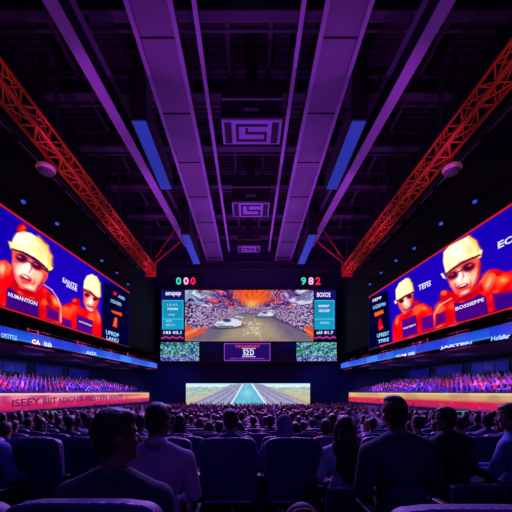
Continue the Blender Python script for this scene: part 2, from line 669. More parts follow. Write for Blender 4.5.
        pt.curve([(43, 284), (52, 290), (58, 299), (61, 308), (61, 322)], 1.0, (255, 190, 170), 0.5, 0.9)
        pt.poly([(46, 305), (59, 312), (59, 322), (46, 318)], (90, 10, 120), 1.0, 0.8)
        pt.poly([(7, 288), (14, 285), (36, 297), (39, 303), (39, 322), (5, 312)], (74, 10, 122), 0.8)
        pt.poly([(13, 277), (22, 288), (36, 294), (42, 288), (44, 298), (38, 302), (20, 296), (10, 287)], (205, 20, 40), 0.8)
        # face and neck
        pt.poly([(12, 246), (49, 270), (47, 279), (42, 286), (36, 292), (28, 293), (20, 288), (15, 279), (12, 266)], (226, 92, 84), 0.8)
        pt.poly([(13, 262), (47, 276), (42, 285), (36, 291), (29, 292), (21, 287), (16, 279)], (238, 128, 116), 1.5)
        pt.ell(27, 269, 8.5, 7, 24, (255, 214, 198), 3, 0.95)
        pt.ell(20, 271, 4, 4, 0, (255, 206, 190), 2, 0.8)
        pt.ell(37, 276, 4, 5, 30, (255, 170, 130), 2, 0.85)
        pt.curve([(13, 264), (16, 277), (21, 286), (28, 291)], 1.8, (250, 110, 100), 1.0, 0.8)
        pt.curve([(45, 276), (42, 283), (36, 290)], 2.4, (176, 30, 46), 1.6, 0.8)
        pt.curve([(31, 264), (31.5, 269), (29, 272.5)], 1.4, (196, 70, 80), 0.8, 0.8)
        pt.ell(28, 267, 1.8, 4, 18, (255, 240, 226), 1.0)
        pt.curve([(19, 276), (21, 279), (23, 282)], 1.0, (200, 70, 76), 0.8, 0.8)
        pt.curve([(35, 279), (34, 283), (32, 286)], 1.0, (196, 60, 70), 0.8, 0.8)
        pt.ell(27, 283.5, 5.5, 2.4, 24, (214, 70, 76), 1.2, 0.9)
        pt.ell(30, 287, 5, 2.4, 20, (255, 190, 158), 1.5, 0.85)
        pt.ell(26, 278, 5.6, 2.6, 28, (116, 10, 40), 0.8)
        pt.ell(25.6, 276.8, 4.0, 0.9, 28, (255, 235, 228), 0.5)
        pt.ell(26.5, 280.5, 4.5, 0.9, 28, (220, 60, 80), 0.6)
        pt.ell(28, 292, 9, 2.4, 22, (150, 14, 44), 1.5, 0.85)
        # cap
        pt.poly([(10, 247), (13, 239), (17, 233), (24, 231.5), (31, 233), (40, 239), (47, 247), (51, 257), (51, 268), (46, 268), (38, 260), (26, 253), (14, 250)], cream, 0.8)
        pt.ell(22, 240, 7, 5, 30, (255, 246, 214), 3, 0.9)
        pt.curve([(38, 238), (46, 247), (50, 257), (50.5, 267)], 4.5, (250, 172, 66), 2.0, 0.9)
        pt.ell(41, 252, 4, 8, -30, (240, 190, 110), 3, 0.8)
        pt.poly([(8, 241), (12, 242), (14, 250), (11, 250)], (240, 205, 110), 0.6)
        pt.poly([(49, 265), (53, 268), (51, 271), (47, 272)], (250, 225, 120), 0.6)
        pt.curve([(12, 249), (22, 252), (34, 258), (44, 266), (48, 271)], 1.6, (66, 26, 40), 0.6)
        pt.ell(21.5, 258.2, 6.2, 4.2, 25, (120, 34, 60), 1.6, 0.8)
        pt.ell(37, 265.8, 6.2, 4, 25, (120, 34, 60), 1.6, 0.8)
        pt.ell(21.5, 258.2, 5.4, 3.4, 25, (74, 14, 58), 0.8)
        pt.ell(37, 265.8, 5.4, 3.2, 25, (92, 16, 58), 0.8)
        pt.ell(19.5, 256.6, 2.4, 0.9, 25, (214, 110, 130), 0.6, 0.9)
        pt.ell(36, 264.2, 2.2, 0.8, 25, (206, 90, 110), 0.6, 0.9)
        pt.line((27, 261), (31, 263), 1.2, (90, 30, 50), 0.5)
        pt.curve([(43, 269), (48, 272), (51, 271)], 1.4, (84, 34, 40), 0.5)
        # --- small swimmer
        pt.poly([(62, 306), (68, 303), (76, 303), (83, 308), (92, 313), (97, 309), (101, 317), (102.5, 326), (101, 342), (62, 330)], red)
        pt.ell(76, 302, 4.6, 4.2, 0, (190, 16, 40), 0.8)
        pt.ell(74.5, 300.5, 2, 1.5, 0, (250, 90, 60), 0.8)
        pt.ell(66, 309, 4, 3, 20, (255, 110, 60), 2, 0.9)
        pt.ell(98, 317, 2, 6, -10, (255, 130, 80), 1.5, 0.8)
        pt.poly([(62, 317), (72, 321), (71, 332), (62, 329)], (90, 10, 130), 1.0, 0.8)
        pt.poly([(77, 314), (93, 321), (92, 335), (76, 330)], (84, 10, 130), 0.8)
        pt.poly([(83.5, 286), (100, 297), (98, 305), (95, 311), (91, 312.5), (86, 309), (83.5, 302)], (224, 100, 88), 0.7)
        pt.ell(90, 302, 3, 4.5, 15, (255, 205, 180), 1.8, 0.9)
        pt.ell(91.5, 300, 1, 2.4, 15, (255, 240, 226), 0.7)
        pt.curve([(98.5, 300), (97, 306), (93, 311)], 1.4, (170, 30, 50), 1, 0.8)
        pt.ell(90, 306, 3, 1.3, 22, (130, 14, 44), 0.6)
        pt.ell(90, 305.4, 2, 0.5, 22, (255, 225, 215), 0.4)
        pt.ell(90.5, 309.3, 3, 1.2, 22, (255, 180, 150), 0.6, 0.8)
        pt.poly([(83.5, 288), (84, 281), (87, 275.5), (92, 274), (97, 277), (100, 283), (100.5, 297), (97, 296.5), (91, 291), (85, 288)], cream, 0.6)
        pt.curve([(96, 277), (99.5, 284), (100, 296)], 2.0, (250, 190, 80), 1.0, 0.8)
        pt.curve([(84, 290), (91, 293), (98, 299), (101, 298.5)], 1.3, (80, 30, 40), 0.5)
        pt.ell(87, 295, 2.5, 2, 20, (90, 20, 50), 0.6)
        pt.ell(95, 299, 2.4, 1.8, 20, (100, 24, 56), 0.6)
        # side strip
        pt.poly([(104, 280), (130, 292), (130, 350), (101, 342)], (14, 8, 60), 1.5)
        pt.poly([(114, 291), (117, 293), (116, 296), (113, 294)], (220, 40, 60), 0.4)
        pt.poly([(111, 310), (122, 313), (122, 316.5), (112, 312.5)], (250, 90, 40), 0.6)
        pt.poly([(115, 317), (117.5, 318), (117, 328), (112.5, 326), (114, 320)], (236, 48, 40), 0.6)
    else:
        pt.mix((px - 470) / 90, (30, 8, 150))
        pt.mix((py - (300 - 0.62 * (px - 376))) / 140, (62, 20, 190))
        red, redd, org, cream = (236, 28, 34), (160, 8, 40), (250, 110, 50), (250, 226, 168)
        # --- big swimmer
        pt.poly([(430, 334), (432, 313), (438, 303), (446, 296), (455, 290), (468, 296), (478, 284), (489, 270), (496, 269), (506, 272), (545, 262), (545, 318), (490, 320)], red)
        pt.ell(446, 296, 6.5, 6, 0, (190, 18, 40), 1)
        pt.ell(444, 293, 3, 2.4, 0, (250, 90, 70), 1)
        pt.ell(490, 276, 8, 5, -20, (250, 90, 50), 2.5, 0.9)
        pt.ell(503, 280, 8, 5, -10, (255, 120, 60), 3, 0.9)
        pt.ell(488, 284, 4, 8, 30, (255, 160, 110), 2.5, 0.7)
        pt.ell(440, 308, 5, 6, 30, (250, 100, 50), 2.5, 0.9)
        pt.curve([(434, 328), (434, 315), (440, 305), (452, 298)], 1.0, (255, 180, 160), 0.5, 0.9)
        pt.poly([(492, 294), (512, 290), (545, 284), (545, 318), (494, 312)], (70, 16, 130), 2, 0.75)
        pt.poly([(436, 314), (446, 310), (447, 322), (435, 327)], (90, 10, 120), 1.2, 0.7)
        pt.poly([(454, 303), (462, 298), (476, 292), (486, 297), (489, 315), (456, 322)], (78, 10, 126), 0.8)
        pt.poly([(452, 288), (458, 297), (466, 299), (476, 288), (480, 279), (484, 290), (474, 298), (462, 303), (452, 302)], (205, 20, 40), 0.8)
        pt.poly([(446, 270), (478, 252), (480.5, 264), (479.5, 276), (475, 288), (468, 295), (461, 296.5), (455, 292), (450, 284)], (222, 96, 88), 0.8)
        pt.ell(462, 278, 7, 8, -15, (255, 196, 176), 3, 0.9)
        pt.ell(474, 276, 3.4, 7, 10, (255, 160, 130), 2, 0.8)
        pt.ell(453, 283, 2.4, 5, -10, (250, 140, 120), 2, 0.7)
        pt.ell(464, 291, 7, 2.6, -25, (190, 40, 56), 2, 0.7)
        pt.ell(460, 278, 6, 5, -20, (255, 218, 202), 3, 0.8)
        pt.ell(468, 279, 4, 5, -10, (255, 200, 180), 2, 0.8)
        pt.curve([(480, 262), (479, 274), (475, 286), (468, 294)], 2.2, (176, 30, 46), 1.5, 0.85)
        pt.curve([(447, 277), (451, 286), (456, 293)], 1.5, (250, 120, 108), 1, 0.8)
        pt.curve([(462, 271), (463.5, 276), (461.5, 280)], 1.4, (196, 70, 80), 0.8, 0.8)
        pt.ell(460, 275, 1.6, 4.2, -14, (255, 240, 226), 1.0)
        pt.curve([(455, 283), (456, 287), (458, 290)], 1.0, (200, 70, 76), 0.8, 0.8)
        pt.curve([(470, 279), (471, 283), (470, 287)], 1.0, (196, 60, 70), 0.8, 0.8)
        pt.ell(463, 286, 5.6, 2.0, -22, (116, 10, 40), 0.7)
        pt.ell(463, 285.2, 4.0, 0.8, -22, (255, 232, 224), 0.5)
        pt.ell(465, 292, 4.6, 1.8, -22, (255, 190, 158), 1.2, 0.85)
        pt.ell(466, 297, 8, 2.2, -22, (150, 14, 44), 1.5, 0.85)
        pt.poly([(443, 262), (443.5, 252), (449, 246), (458, 241), (468, 236), (475, 240), (480, 250), (480, 256), (472, 257), (460, 262), (450, 270), (446, 275)], cream, 0.8)
        pt.ell(456, 251, 7, 6, -25, (255, 246, 214), 3, 0.9)
        pt.curve([(469, 237), (475, 242), (479.5, 251), (479, 256)], 3.6, (250, 160, 60), 1.8, 0.9)
        pt.ell(470, 250, 4, 6, 0, (240, 180, 100), 2.5, 0.7)
        pt.poly([(479, 250), (482.5, 250), (481, 257), (478, 258)], (250, 220, 140), 0.6)
        pt.poly([(440.5, 274), (443, 273), (446, 279), (443, 278)], (250, 230, 170), 0.6)
        pt.curve([(446, 274), (454, 268), (464, 262), (473, 258), (480, 255)], 1.6, (70, 26, 40), 0.6)
        pt.ell(453, 275.5, 5.8, 4.0, -28, (120, 34, 60), 1.6, 0.8)
        pt.ell(468.5, 267, 6.8, 4.3, -22, (120, 34, 60), 1.6, 0.8)
        pt.ell(453, 275.5, 4.9, 3.1, -28, (84, 16, 56), 0.8)
        pt.ell(468.5, 267, 5.9, 3.5, -22, (84, 16, 56), 0.8)
        pt.ell(470, 265.2, 2.4, 0.9, -22, (206, 100, 120), 0.6, 0.9)
        pt.ell(452, 274.5, 2, 0.8, -28, (196, 90, 110), 0.6, 0.8)
        pt.line((458, 272), (462, 270), 1.2, (90, 30, 50), 0.5)
        # --- small swimmer
        pt.poly([(393, 345), (392.5, 325), (396, 317), (402, 313), (410, 312), (415, 305), (424, 303), (431, 307), (433.5, 314), (434.5, 332)], red)
        pt.ell(416.5, 303.5, 3.6, 3, 0, (190, 18, 40), 0.8)
        pt.ell(424, 308, 5, 3, 10, (255, 110, 60), 2, 0.9)
        pt.ell(397, 321, 2, 5, 15, (255, 130, 80), 1.5, 0.8)
        pt.poly([(421, 318), (433, 314), (434, 328), (422, 331)], (90, 10, 130), 1.0, 0.8)
        pt.poly([(402, 320), (416, 315), (418, 333), (403, 338)], (84, 10, 130), 0.8)
        pt.poly([(397, 300), (413, 290), (413.5, 301), (411, 309), (407, 314.5), (403, 314), (399, 308)], (224, 100, 88), 0.7)
        pt.ell(406, 303, 3, 4.5, -15, (255, 205, 180), 1.8, 0.9)
        pt.ell(405, 302, 1, 2.4, -15, (255, 240, 226), 0.7)
        pt.curve([(413, 298), (411, 307), (407, 313)], 1.4, (170, 30, 50), 1, 0.8)
        pt.ell(406.5, 308.6, 3, 1.2, -20, (130, 14, 44), 0.6)
        pt.ell(406.5, 308.1, 2, 0.5, -20, (255, 225, 215), 0.4)
        pt.poly([(396, 300), (395.5, 290), (399, 283), (406, 278), (410, 279), (413, 288), (413, 292), (405, 295), (399, 300)], cream, 0.6)
        pt.curve([(408, 278.5), (411.5, 284), (413, 291)], 2.2, (250, 180, 70), 1.0, 0.8)
        pt.ell(395.7, 302, 1.4, 1.8, 0, (250, 225, 160), 0.5)
        pt.curve([(397, 301), (404, 297), (413, 292)], 1.3, (80, 30, 40), 0.5)
        pt.ell(401.5, 301, 2.6, 1.9, -25, (90, 20, 50), 0.6)
        pt.ell(409.5, 296.5, 2.6, 1.9, -22, (90, 20, 50), 0.6)
        # side strip
        pt.poly([(388, 290), (366, 298), (366, 350), (391, 343)], (14, 8, 60), 1.5)
        pt.poly([(374, 313), (383, 309.5), (384, 313), (375, 317)], (250, 100, 40), 0.6)
        pt.poly([(379, 319), (381, 318.5), (383.5, 328), (379, 330.5), (378, 324)], (236, 48, 40), 0.6)
    redm = ((pt.c[..., 0] > 195) & (pt.c[..., 1] < 80) & (pt.c[..., 2] < 80)) * 1.0
    fold = vnoise(px * 0.13 + py * 0.07, py * 0.09 - px * 0.05, 61)
    pt.mix(redm * np.clip((fold - 0.55) * 2.2, 0, 0.75), (255, 120, 60))
    pt.mix(redm * np.clip((0.45 - fold) * 2.4, 0, 0.7), (176, 8, 34))
    P3 = np.stack([X3, YY, CZ + ZZ], -1)
    skin = (pt.c[..., 0] > 225) & (pt.c[..., 1] > 115)
    pt.mix(skin * 0.22, (255, 244, 226))
    screen_mesh('led_panel', P3, pt.c + (pt.c - 120) * 0.24, M['led'], t)
    pl = wplane(s, 0.36)
    if s < 0:
        for word, p, w, u, m in (('NUMANTION', (8, 296), (29, 10), (0.4, -4), 'white_text'), ('EANTE', (62.5, 282), (14.5, 7.5), (0.3, -4.8), 'white_text'),
                                 ('SESE', (66, 286.5), (11, 5.2), (0.2, -2.6), 'white_text'), ('NUTRTION', (79, 322), (12.5, 4.6), (0.2, -1.6), 'white_text'),
                                 ('ASED', (118, 297.5), (7, 3.2), (0, -3), 'cyan_text'), ('OZASED', (110.5, 302), (11, 4.5), (0, -3.4), 'cyan_text'),
                                 ('UPRDP', (106, 334), (13, 3.8), (0, -4.2), 'cyan_text'), ('LANU', (106.5, 339.5), (12, 3.2), (0, -3.8), 'cyan_text')):
            text_on('caption', word, p, w, u, pl, M[m], t)
    else:
        for word, p, w, u, m in (('BOSSIEPPE', (455.5, 311), (28.5, -10), (-0.3, -3.6), 'white_text'), ('EO', (498, 249), (17, -8), (-0.4, -7), 'white_text'),
                                 ('TEFIS', (418.5, 291), (12.5, -5.4), (-0.3, -5.6), 'white_text'), ('NUTRPT', (403.5, 329.5), (12.5, -4), (-0.2, -1.8), 'white_text'),
                                 ('FEPP', (372.5, 302.5), (9, -3.6), (0, -3), 'white_text'), ('UZEPRI', (373, 309.5), (12.5, -4.2), (0, -3.4), 'cyan_text'),
                                 ('UPRERT', (377, 338), (12, -3), (0, -4), 'cyan_text'), ('TPIRE', (378, 343.5), (11, -2.6), (0, -3.6), 'cyan_text')):
            text_on('caption', word, p, w, u, pl, M[m], t)

    # small blue wall spotlights on a pipe above the screen
    t = thing('lighting_pipe', f'thin dark lighting pipe above the {sd} wall screen', 'pipe')
    bm = nb()
    tube(bm, P(s, 10, 0.75, 9.55), P(s, 30, 0.75, 9.55), 0.05)
    split('pipe', bm, M['steel_dark'], t)
    bm = nb()
    for Y in (12, 16, 20, 24, 28):
        bar(bm, P(s, Y, 0, 9.55), P(s, Y, 0.75, 9.55), 0.05)
    split('bracket', bm, M['steel_dark'], t)
    for k, (Y, z) in enumerate(((27.2, 8.95), (25.3, 9.2), (23.1, 9.25), (20.9, 9.15), (18.35, 9.4), (15.9, 9.2))):
        t = thing('wall_spotlight', f'small blue spotlight above the {sd} wall screen, {["nearest the stage", "second from the stage", "third from the stage", "fourth from the stage", "fifth from the stage", "farthest from the stage"][k]}',
                  'spotlight', group=f'blue spotlights above the {sd} wall screen')
        c = P(s, Y, 0.75, z + 0.1)
        dn = Vector((-s * 0.15, -0.55, -0.8)).normalized()
        bm = nb(); tube(bm, c + Vector((0, 0, 0.12)), c + dn * 0.25, 0.10, 0.15, 12); obj('body', bm, M['black'], t)
        bm = nb(); tube(bm, c + dn * 0.251, c + dn * 0.30, 0.10, 0.085, 12); obj('lens', bm, M['lensblue'], t)
        bm = nb(); bar(bm, c + Vector((0, 0, 0.1)), P(s, Y, 0.75, 9.55), 0.05); split('clamp', bm, M['steel_dark'], t)

# ------------------------------------------------------------------ front wall: screens
def fplane(Y):
    return lambda px, py: at(px, py, Y)


def front_screen(name, label, x0, x1, y0, y1, Y, painter, nx, ny, m, bord=0.8, cat='screen', group=None, thick=0.16):
    t = thing(name, label, cat, group=group)
    a, b = at(x0 - bord, y1 + bord, Y), at(x1 + bord, y0 - bord, Y)
    bm = nb(); box(bm, a.x, b.x, Y, Y + thick, a.z, b.z, 0.03); obj('housing', bm, M['black'], t)
    gx, gy = np.meshgrid(np.linspace(x0, x1, nx), np.linspace(y1, y0, ny))
    cols = painter(gx, gy)
    Ys = Y - 0.012
    P3 = np.stack([(gx - CX) * Ys / F, gx * 0 + Ys, CZ + (CY - gy) * Ys / F], -1)
    screen_mesh('led_panel', P3, cols, m, t)
    return t


def paint_race(x, y):
    pt = Paint(x, y, (90, 60, 130))
    vx, vy = 250.0, 313.0
    ang = np.arctan2(y - vy, (x - vx))
    r = np.hypot(x - vx, (y - vy) * 1.3)
    A = ang * 180 / PI
    # roof and flags: streaks radiating from the vanishing point
    lr = np.log(r + 2)
    wob = vnoise(x * 0.12, y * 0.16, 20) * 14
    st = vnoise((A + wob) * 0.16 + 100, lr * 3.2, 21)
    st2 = vnoise((A + wob) * 0.42 + 50, lr * 7.0, 22)
    fine = vnoise(x * 0.9, y * 0.9, 24)
    up = np.clip((vy - 4 - y) / 3, 0, 1)
    base = np.zeros(x.shape + (3,)) + np.array((104, 58, 140.))
    sel = lambda c, m_: base.__setitem__(slice(None), base * (1 - np.clip(m_, 0, 1)[..., None]) + np.array(c, float) * np.clip(m_, 0, 1)[..., None])
    sel((176, 150, 205), (st2 - 0.5) * 5)
    sel((196, 30, 80), (st - 0.58) * 7)
    sel((240, 96, 70), (st - 0.74) * 8)
    sel((66, 26, 116), (0.40 - st) * 7)
    out = np.clip((np.abs(x - 250) - 30) / 18, 0, 1)
    sel((150, 190, 215), out * (0.50 - st) * 3)
    sel((235, 240, 245), out * (st2 - 0.66) * 5)
    sel((36, 18, 76), (0.3 - st2) * 5)
    sel((240, 215, 235), (fine - 0.78) * 6)
    cen = np.exp(-((x - 254) / 15.0) ** 2)
    sel((250, 104, 40), cen * 1.6 * np.clip((306 - y) / 6, 0, 1))
    sel((255, 190, 90), np.exp(-((x - 252) / 7.0) ** 2) * 0.9 * np.clip((y - 297) / 6, 0, 1))
    sel((220, 40, 40), cen * (st2 > 0.62) * 0.8 * np.clip((302 - y) / 6, 0, 1))
    pt.mix(up, base)
    # stands full of people: dotted rows converging to the vanishing point
    slope = (y - vy) / (np.abs(x - vx) + 1e-6)
    stand = (slope > -0.16) & (slope < 0.42) & (np.abs(x - vx) > 9)
    rows = np.sin(slope * 90)
    dots = cnoise(np.log(np.abs(x - vx) + 2) * 44 + (x > vx) * 77, slope * 58 + 60, 23)
    sc_ = np.zeros(x.shape + (3,)) + np.array((84, 52, 132.))
    def sel2(c, m_):
        sc_[:] = sc_ * (1 - np.clip(m_, 0, 1)[..., None]) + np.array(c, float) * np.clip(m_, 0, 1)[..., None]
    sel2((44, 22, 92), (0.1 - rows) * 1.6)
    sel2((226, 205, 236), (dots > 0.58) * 0.8)
    sel2((190, 90, 120), (dots < 0.12) * 0.7)
    sel2((40, 24, 80), ((dots > 0.3) & (dots < 0.42)) * 0.7)
    pt.mix(stand * 1.0, sc_)
    pt.mix(((np.abs(y - 310) < 3) & (np.abs(x - vx) < 22) & (cnoise(x * 1.3, y * 1.5, 27) > 0.45)) * 0.6, (235, 205, 220))
    # road
    pt.poly([(236, 315), (268, 314), (330, 345), (170, 345), (196, 334)], (112, 100, 128), 1.0)
    pt.poly([(240, 315), (262, 314.5), (292, 343), (214, 343)], (156, 138, 128), 4, 0.8)
    pt.ell(252, 331, 22, 9, 0, (200, 176, 130), 5, 0.5)
    pt.mix((y > 313.5) * (vnoise(x * 0.6, y * 2.2, 25) - 0.5) * 0.5, (200, 180, 160))
    pt.line((254, 316), (262, 342), 0.8, (230, 220, 200), 0.6, 0.6)
    pt.mix(((vnoise(x, y * 0.9, 26) > 0.72) & (np.abs(x - 253) < 10) & (y > 322) & (y < 336)) * 0.7, (250, 240, 220))
    pt.line((176, 338), (236, 317), 1.6, (190, 150, 190), 0.8, 0.7)
    pt.line((318, 338), (270, 316), 1.6, (60, 40, 90), 0.8, 0.7)
    pt.poly([(184, 328), (190, 325), (193, 331), (206, 327), (206, 332), (184, 341)], (232, 84, 54), 0.8)
    pt.poly([(184, 332), (198, 328), (198, 331), (184, 337)], (250, 140, 80), 0.8, 0.8)
    pt.poly([(305, 325), (312, 327), (316, 330), (316, 341), (306, 334)], (232, 84, 54), 0.8)
    pt.line((304, 329), (316, 336), 1.2, (250, 180, 120), 0.6, 0.7)
    # cars
    for cx, cy, k in ((228, 323, 1.0), (265.5, 314.3, 0.58)):
        pt.ell(cx, cy + 3.6 * k, 15 * k, 2.4 * k, -3, (40, 34, 60), 1.0, 0.8)
        pt.poly([(cx - 14 * k, cy + 2 * k), (cx - 11 * k, cy - 1.5 * k), (cx - 3 * k, cy - 3 * k), (cx + 1 * k, cy - 5 * k), (cx + 8 * k, cy - 4 * k),
                 (cx + 14 * k, cy - 2 * k), (cx + 13 * k, cy + 2.5 * k), (cx + 4 * k, cy + 4.4 * k), (cx - 9 * k, cy + 4.4 * k)], (226, 230, 244), 0.5)
        pt.ell(cx - 1 * k, cy - 2.6 * k, 4 * k, 1.8 * k, 0, (50, 60, 110), 0.6)
        pt.ell(cx - 8 * k, cy + 1.5 * k, 4 * k, 1 * k, 0, (150, 170, 210), 0.6)
        pt.line((cx - 9 * k, cy + 3.4 * k), (cx + 5 * k, cy + 3.4 * k), 1.1 * k, (60, 60, 100), 0.5)
        pt.line((cx + 8 * k, cy - 6.5 * k), (cx + 14.5 * k, cy - 5.5 * k), 1.1 * k, (236, 236, 250), 0.4)
        pt.line((cx + 12 * k, cy - 5.5 * k), (cx + 12 * k, cy - 2 * k), 0.9 * k, (120, 120, 170), 0.4)
    pt.mix((np.clip((y - 338) / 5, 0, 1)) * 0.35, (230, 150, 60))
    return pt.c * 0.92


def paint_road(x, y):
    pt = Paint(x, y, (214, 234, 242))
    pt.mix((385.5 - y) / 2, (166, 214, 240))
    pt.mix(((y > 387.2)) * 1.0, (170, 190, 176))
    pt.mix((vnoise(x * 0.3, y * 1.2, 31) - 0.45) * 2 * (y > 386.5), (104, 164, 160))
    pt.mix((x > 285) * (y > 389) * 0.5, (205, 186, 150))
    vx, vy = 247, 381
    pt.poly([(vx - 20, 387), (186, 400), (180, 415), (235, 415)], (196, 176, 150), 1.0)
    pt.poly([(vx + 20, 387), (312, 400), (318, 415), (255, 415)], (200, 170, 140), 1.0)
    pt.poly([(vx - 16, 384.5), (vx + 16, 384.5), (330, 418), (164, 418)], (146, 148, 182), 0.6)
    for k in (-75, -58, -44, -30, 30, 44, 60, 76):
        pt.line((vx + k * 0.12, 384), (vx + k * 1.15, 416), 0.9, (176, 178, 206), 0.7, 0.75)
        pt.line((vx + k * 0.12 + 1, 384), (vx + k * 1.15 + 5, 416), 1.2, (98, 98, 134), 0.8, 0.6)
    pt.poly([(vx - 4, 384), (vx + 5, 384), (vx + 25, 416), (vx - 22, 416)], (92, 176, 206), 0.5)
    pt.line((vx - 4, 384), (vx - 23, 416), 1.3, (226, 236, 246), 0.5)
    pt.line((vx + 5, 384), (vx + 27, 416), 1.6, (232, 238, 246), 0.5)
    pt.ell(vx, 393, 5, 4, 0, (150, 215, 230), 3, 0.7)
    pt.mix((vnoise(x * 0.9, y * 0.6, 33) - 0.5) * 0.5, (225, 225, 240))
    return pt.c


def paint_info(left):
    def f(x, y):
        pt = Paint(x, y, (22, 16, 96))
        x0, x1 = (162.5, 183.5) if left else (314.5, 334.5)
        k = -1 if left else 1
        sk = (y - 300) * -0.08 * k * -1
        inside = (x > x0 + (-sk if left else 0) * 0) & (x < x1) & (y > 300) & (y < 329.5)
        pt.mix(inside * 1.0, (16, 138, 178))
        pt.mix(inside * np.clip((y - 312) / 16, 0, 1) * 0.6, (24, 160, 200))
        pt.mix(inside * ((np.abs(x - x0) < 0.7) | (np.abs(x - x1) < 0.7) | (np.abs(y - 300.4) < 0.5)) * 0.8, (50, 200, 235))
        pt.mix(((y > 329.5) & (y < 336)) * 1.0, (12, 14, 70))
        w = 337.6 + 0.7 * np.sin(x * 0.9)
        pt.mix((np.abs(y - w) < 0.7) * 0.85, (225, 60, 110))
        pt.mix((np.abs(y - 319) < 0.35) * inside * 0.6, (120, 220, 240))
        return pt.c
    return f


def paint_mosaic(seed):
    def f(x, y):
        pt = Paint(x, y, (40, 110, 130))
        a = vnoise(x * 0.42, y * 0.5, seed)
        b = vnoise(x * 0.8, y * 0.9, seed + 1)
        c = vnoise(x * 1.1, y * 1.1, seed + 2)
        pt.mix((a - 0.4) * 4, (56, 150, 120))
        pt.mix((b - 0.52) * 5, (120, 205, 210))
        pt.mix((c - 0.7) * 6, (210, 235, 235))
        pt.mix((0.36 - b) * 6, (14, 36, 90))
        pt.mix((0.3 - a) * 4, (70, 60, 170))
        pt.mix(np.clip((y - 355) / 3, 0, 1) * 0.8, (60, 30, 150))
        pt.mix(np.clip((y - 355) / 3, 0, 1) * ((c - 0.45) * 4), (170, 190, 240))
        return pt.c * 0.9
    return f


def paint_plain(x, y):
    pt = Paint(x, y, (30, 12, 92))
    pt.mix(np.clip((349 - y) / 6, 0, 1) * 0.5, (44, 18, 120))
    return pt.c


# backing cabinet behind the whole display
t = thing('display_cabinet', 'black cabinet frame behind the cluster of stage screens', 'frame')
bm = nb()
a, b = at(158.5, 363, 35.75), at(338, 287.5, 35.75)
box(bm, a.x, b.x, 35.615, 35.97, a.z, b.z, 0.04)
obj('panel', bm, M['black'], t)
bm = nb()
for px in (158.9, 337.6):
    a, b = at(px - 0.4, 363, 35.6), at(px + 0.4, 287.5, 35.6)
    box(bm, a.x, b.x, 35.5, 35.62, a.z, b.z)
split('upright', bm, M['navy'], t)

front_screen('race_screen', 'large main screen above the stage showing racing cars between grandstands', 185, 313.5, 290, 341.3, 35.45, paint_race, 330, 150, M['led'], 0.5)
t = front_screen('info_screen', 'narrow teal information screen left of the racing screen', 161, 183.6, 290, 339.2, 35.45, paint_info(True), 60, 110, M['led'], 0.5)
pl = fplane(35.42)
for word, p, w, u, m in (('anupap', (165.5, 296.6), (15.5, 0), (0, -4.6), 'white_text'), ('1 6 4 5', (167, 306), (10, 0), (0, -2.6), 'cyan_text'), ('WBARS', (167, 310), (11, 0), (0, -2.2), 'white_text'),
                         ('raup', (168, 316), (7, 0), (0, -2), 'cyan_text'), ('EIE', (166, 322), (6, 0), (0, -2), 'cyan_text'), ('BECU', (166, 326), (9, 0), (0, -2), 'cyan_text'),
                         ('183 03.1', (163.5, 334), (18, 0), (0, -3), 'white_text')):
    text_on('lettering', word, p, w, u, pl, M[m], t)
t = front_screen('info_screen', 'narrow teal information screen right of the racing screen', 314.5, 336, 290, 339.2, 35.45, paint_info(False), 60, 110, M['led'], 0.5)
for word, p, w, u, m in (('BOXOE', (317, 297), (13.5, 0), (0, -4.6), 'white_text'), ('anter', (318.5, 307), (11, 0), (0, -2.6), 'white_text'), ('SECEP', (319, 312), (11, 0), (0, -2.6), 'white_text'),
                         ('BEAN', (320.5, 324), (9, 0), (0, -2.6), 'cyan_text'), ('al3 81.7', (316.5, 334), (17, 0), (0, -3), 'white_text')):
    text_on('lettering', word, p, w, u, pl, M[m], t)
front_screen('mosaic_screen', 'small green and teal speckled screen under the left information screen', 160.5, 199, 342.3, 361, 35.45, paint_mosaic(41), 110, 56, M['led'], 0.5)
front_screen('mosaic_screen', 'small green and teal speckled screen under the right information screen', 296.5, 336.5, 342.3, 361, 35.45, paint_mosaic(51), 110, 56, M['led'], 0.5)
t = front_screen('logo_screen', 'small purple-bordered screen with white block symbols below the racing screen', 224, 270.5, 342.8, 361, 35.45, paint_plain, 30, 16, M['led'], 0.4)
bm = nb()
Yq = 35.42
for (xa, ya, xb, yb) in ((224, 343.6, 270.5, 343.6), (224, 360.4, 270.5, 360.4), (224.4, 343.2, 224.4, 360.8), (270, 343.2, 270, 360.8)):
    bar(bm, at(xa, ya, Yq), at(xb, yb, Yq), 0.07, 0.03, (0, 1, 0))
obj('border_line', bm, M['purple_line'], t)
for word, p, w, u, m in (('TEGASPRRT', (235, 347.8), (25, 0), (0, -2.8), 'red_text'), ('52', (243, 355.5), (6, 0), (0, -6), 'white_text'), ('D', (250, 355.5), (4, 0), (0, -6), 'white_text'),
                         ('aluiu bapiiu teibuusp', (230, 359.3), (34, 0), (0, -1.6), 'purple_line')):
    text_on('lettering', word, p, w, u, pl, M[m], t)
bm = nb()
bar(bm, at(242, 356.6, Yq), at(255.5, 356.6, Yq), 0.06, 0.03, (0, 1, 0))
bar(bm, at(242, 348.6, Yq), at(255.5, 348.6, Yq), 0.06, 0.03, (0, 1, 0))
split('symbol_bar', bm, M['white_text'], t)
front_screen('stage_screen', 'wide low stage screen showing a straight road with a blue centre lane', 186, 310, 383.4, 410.5, 35.45, paint_road, 250, 60, M['led'], 0.4)

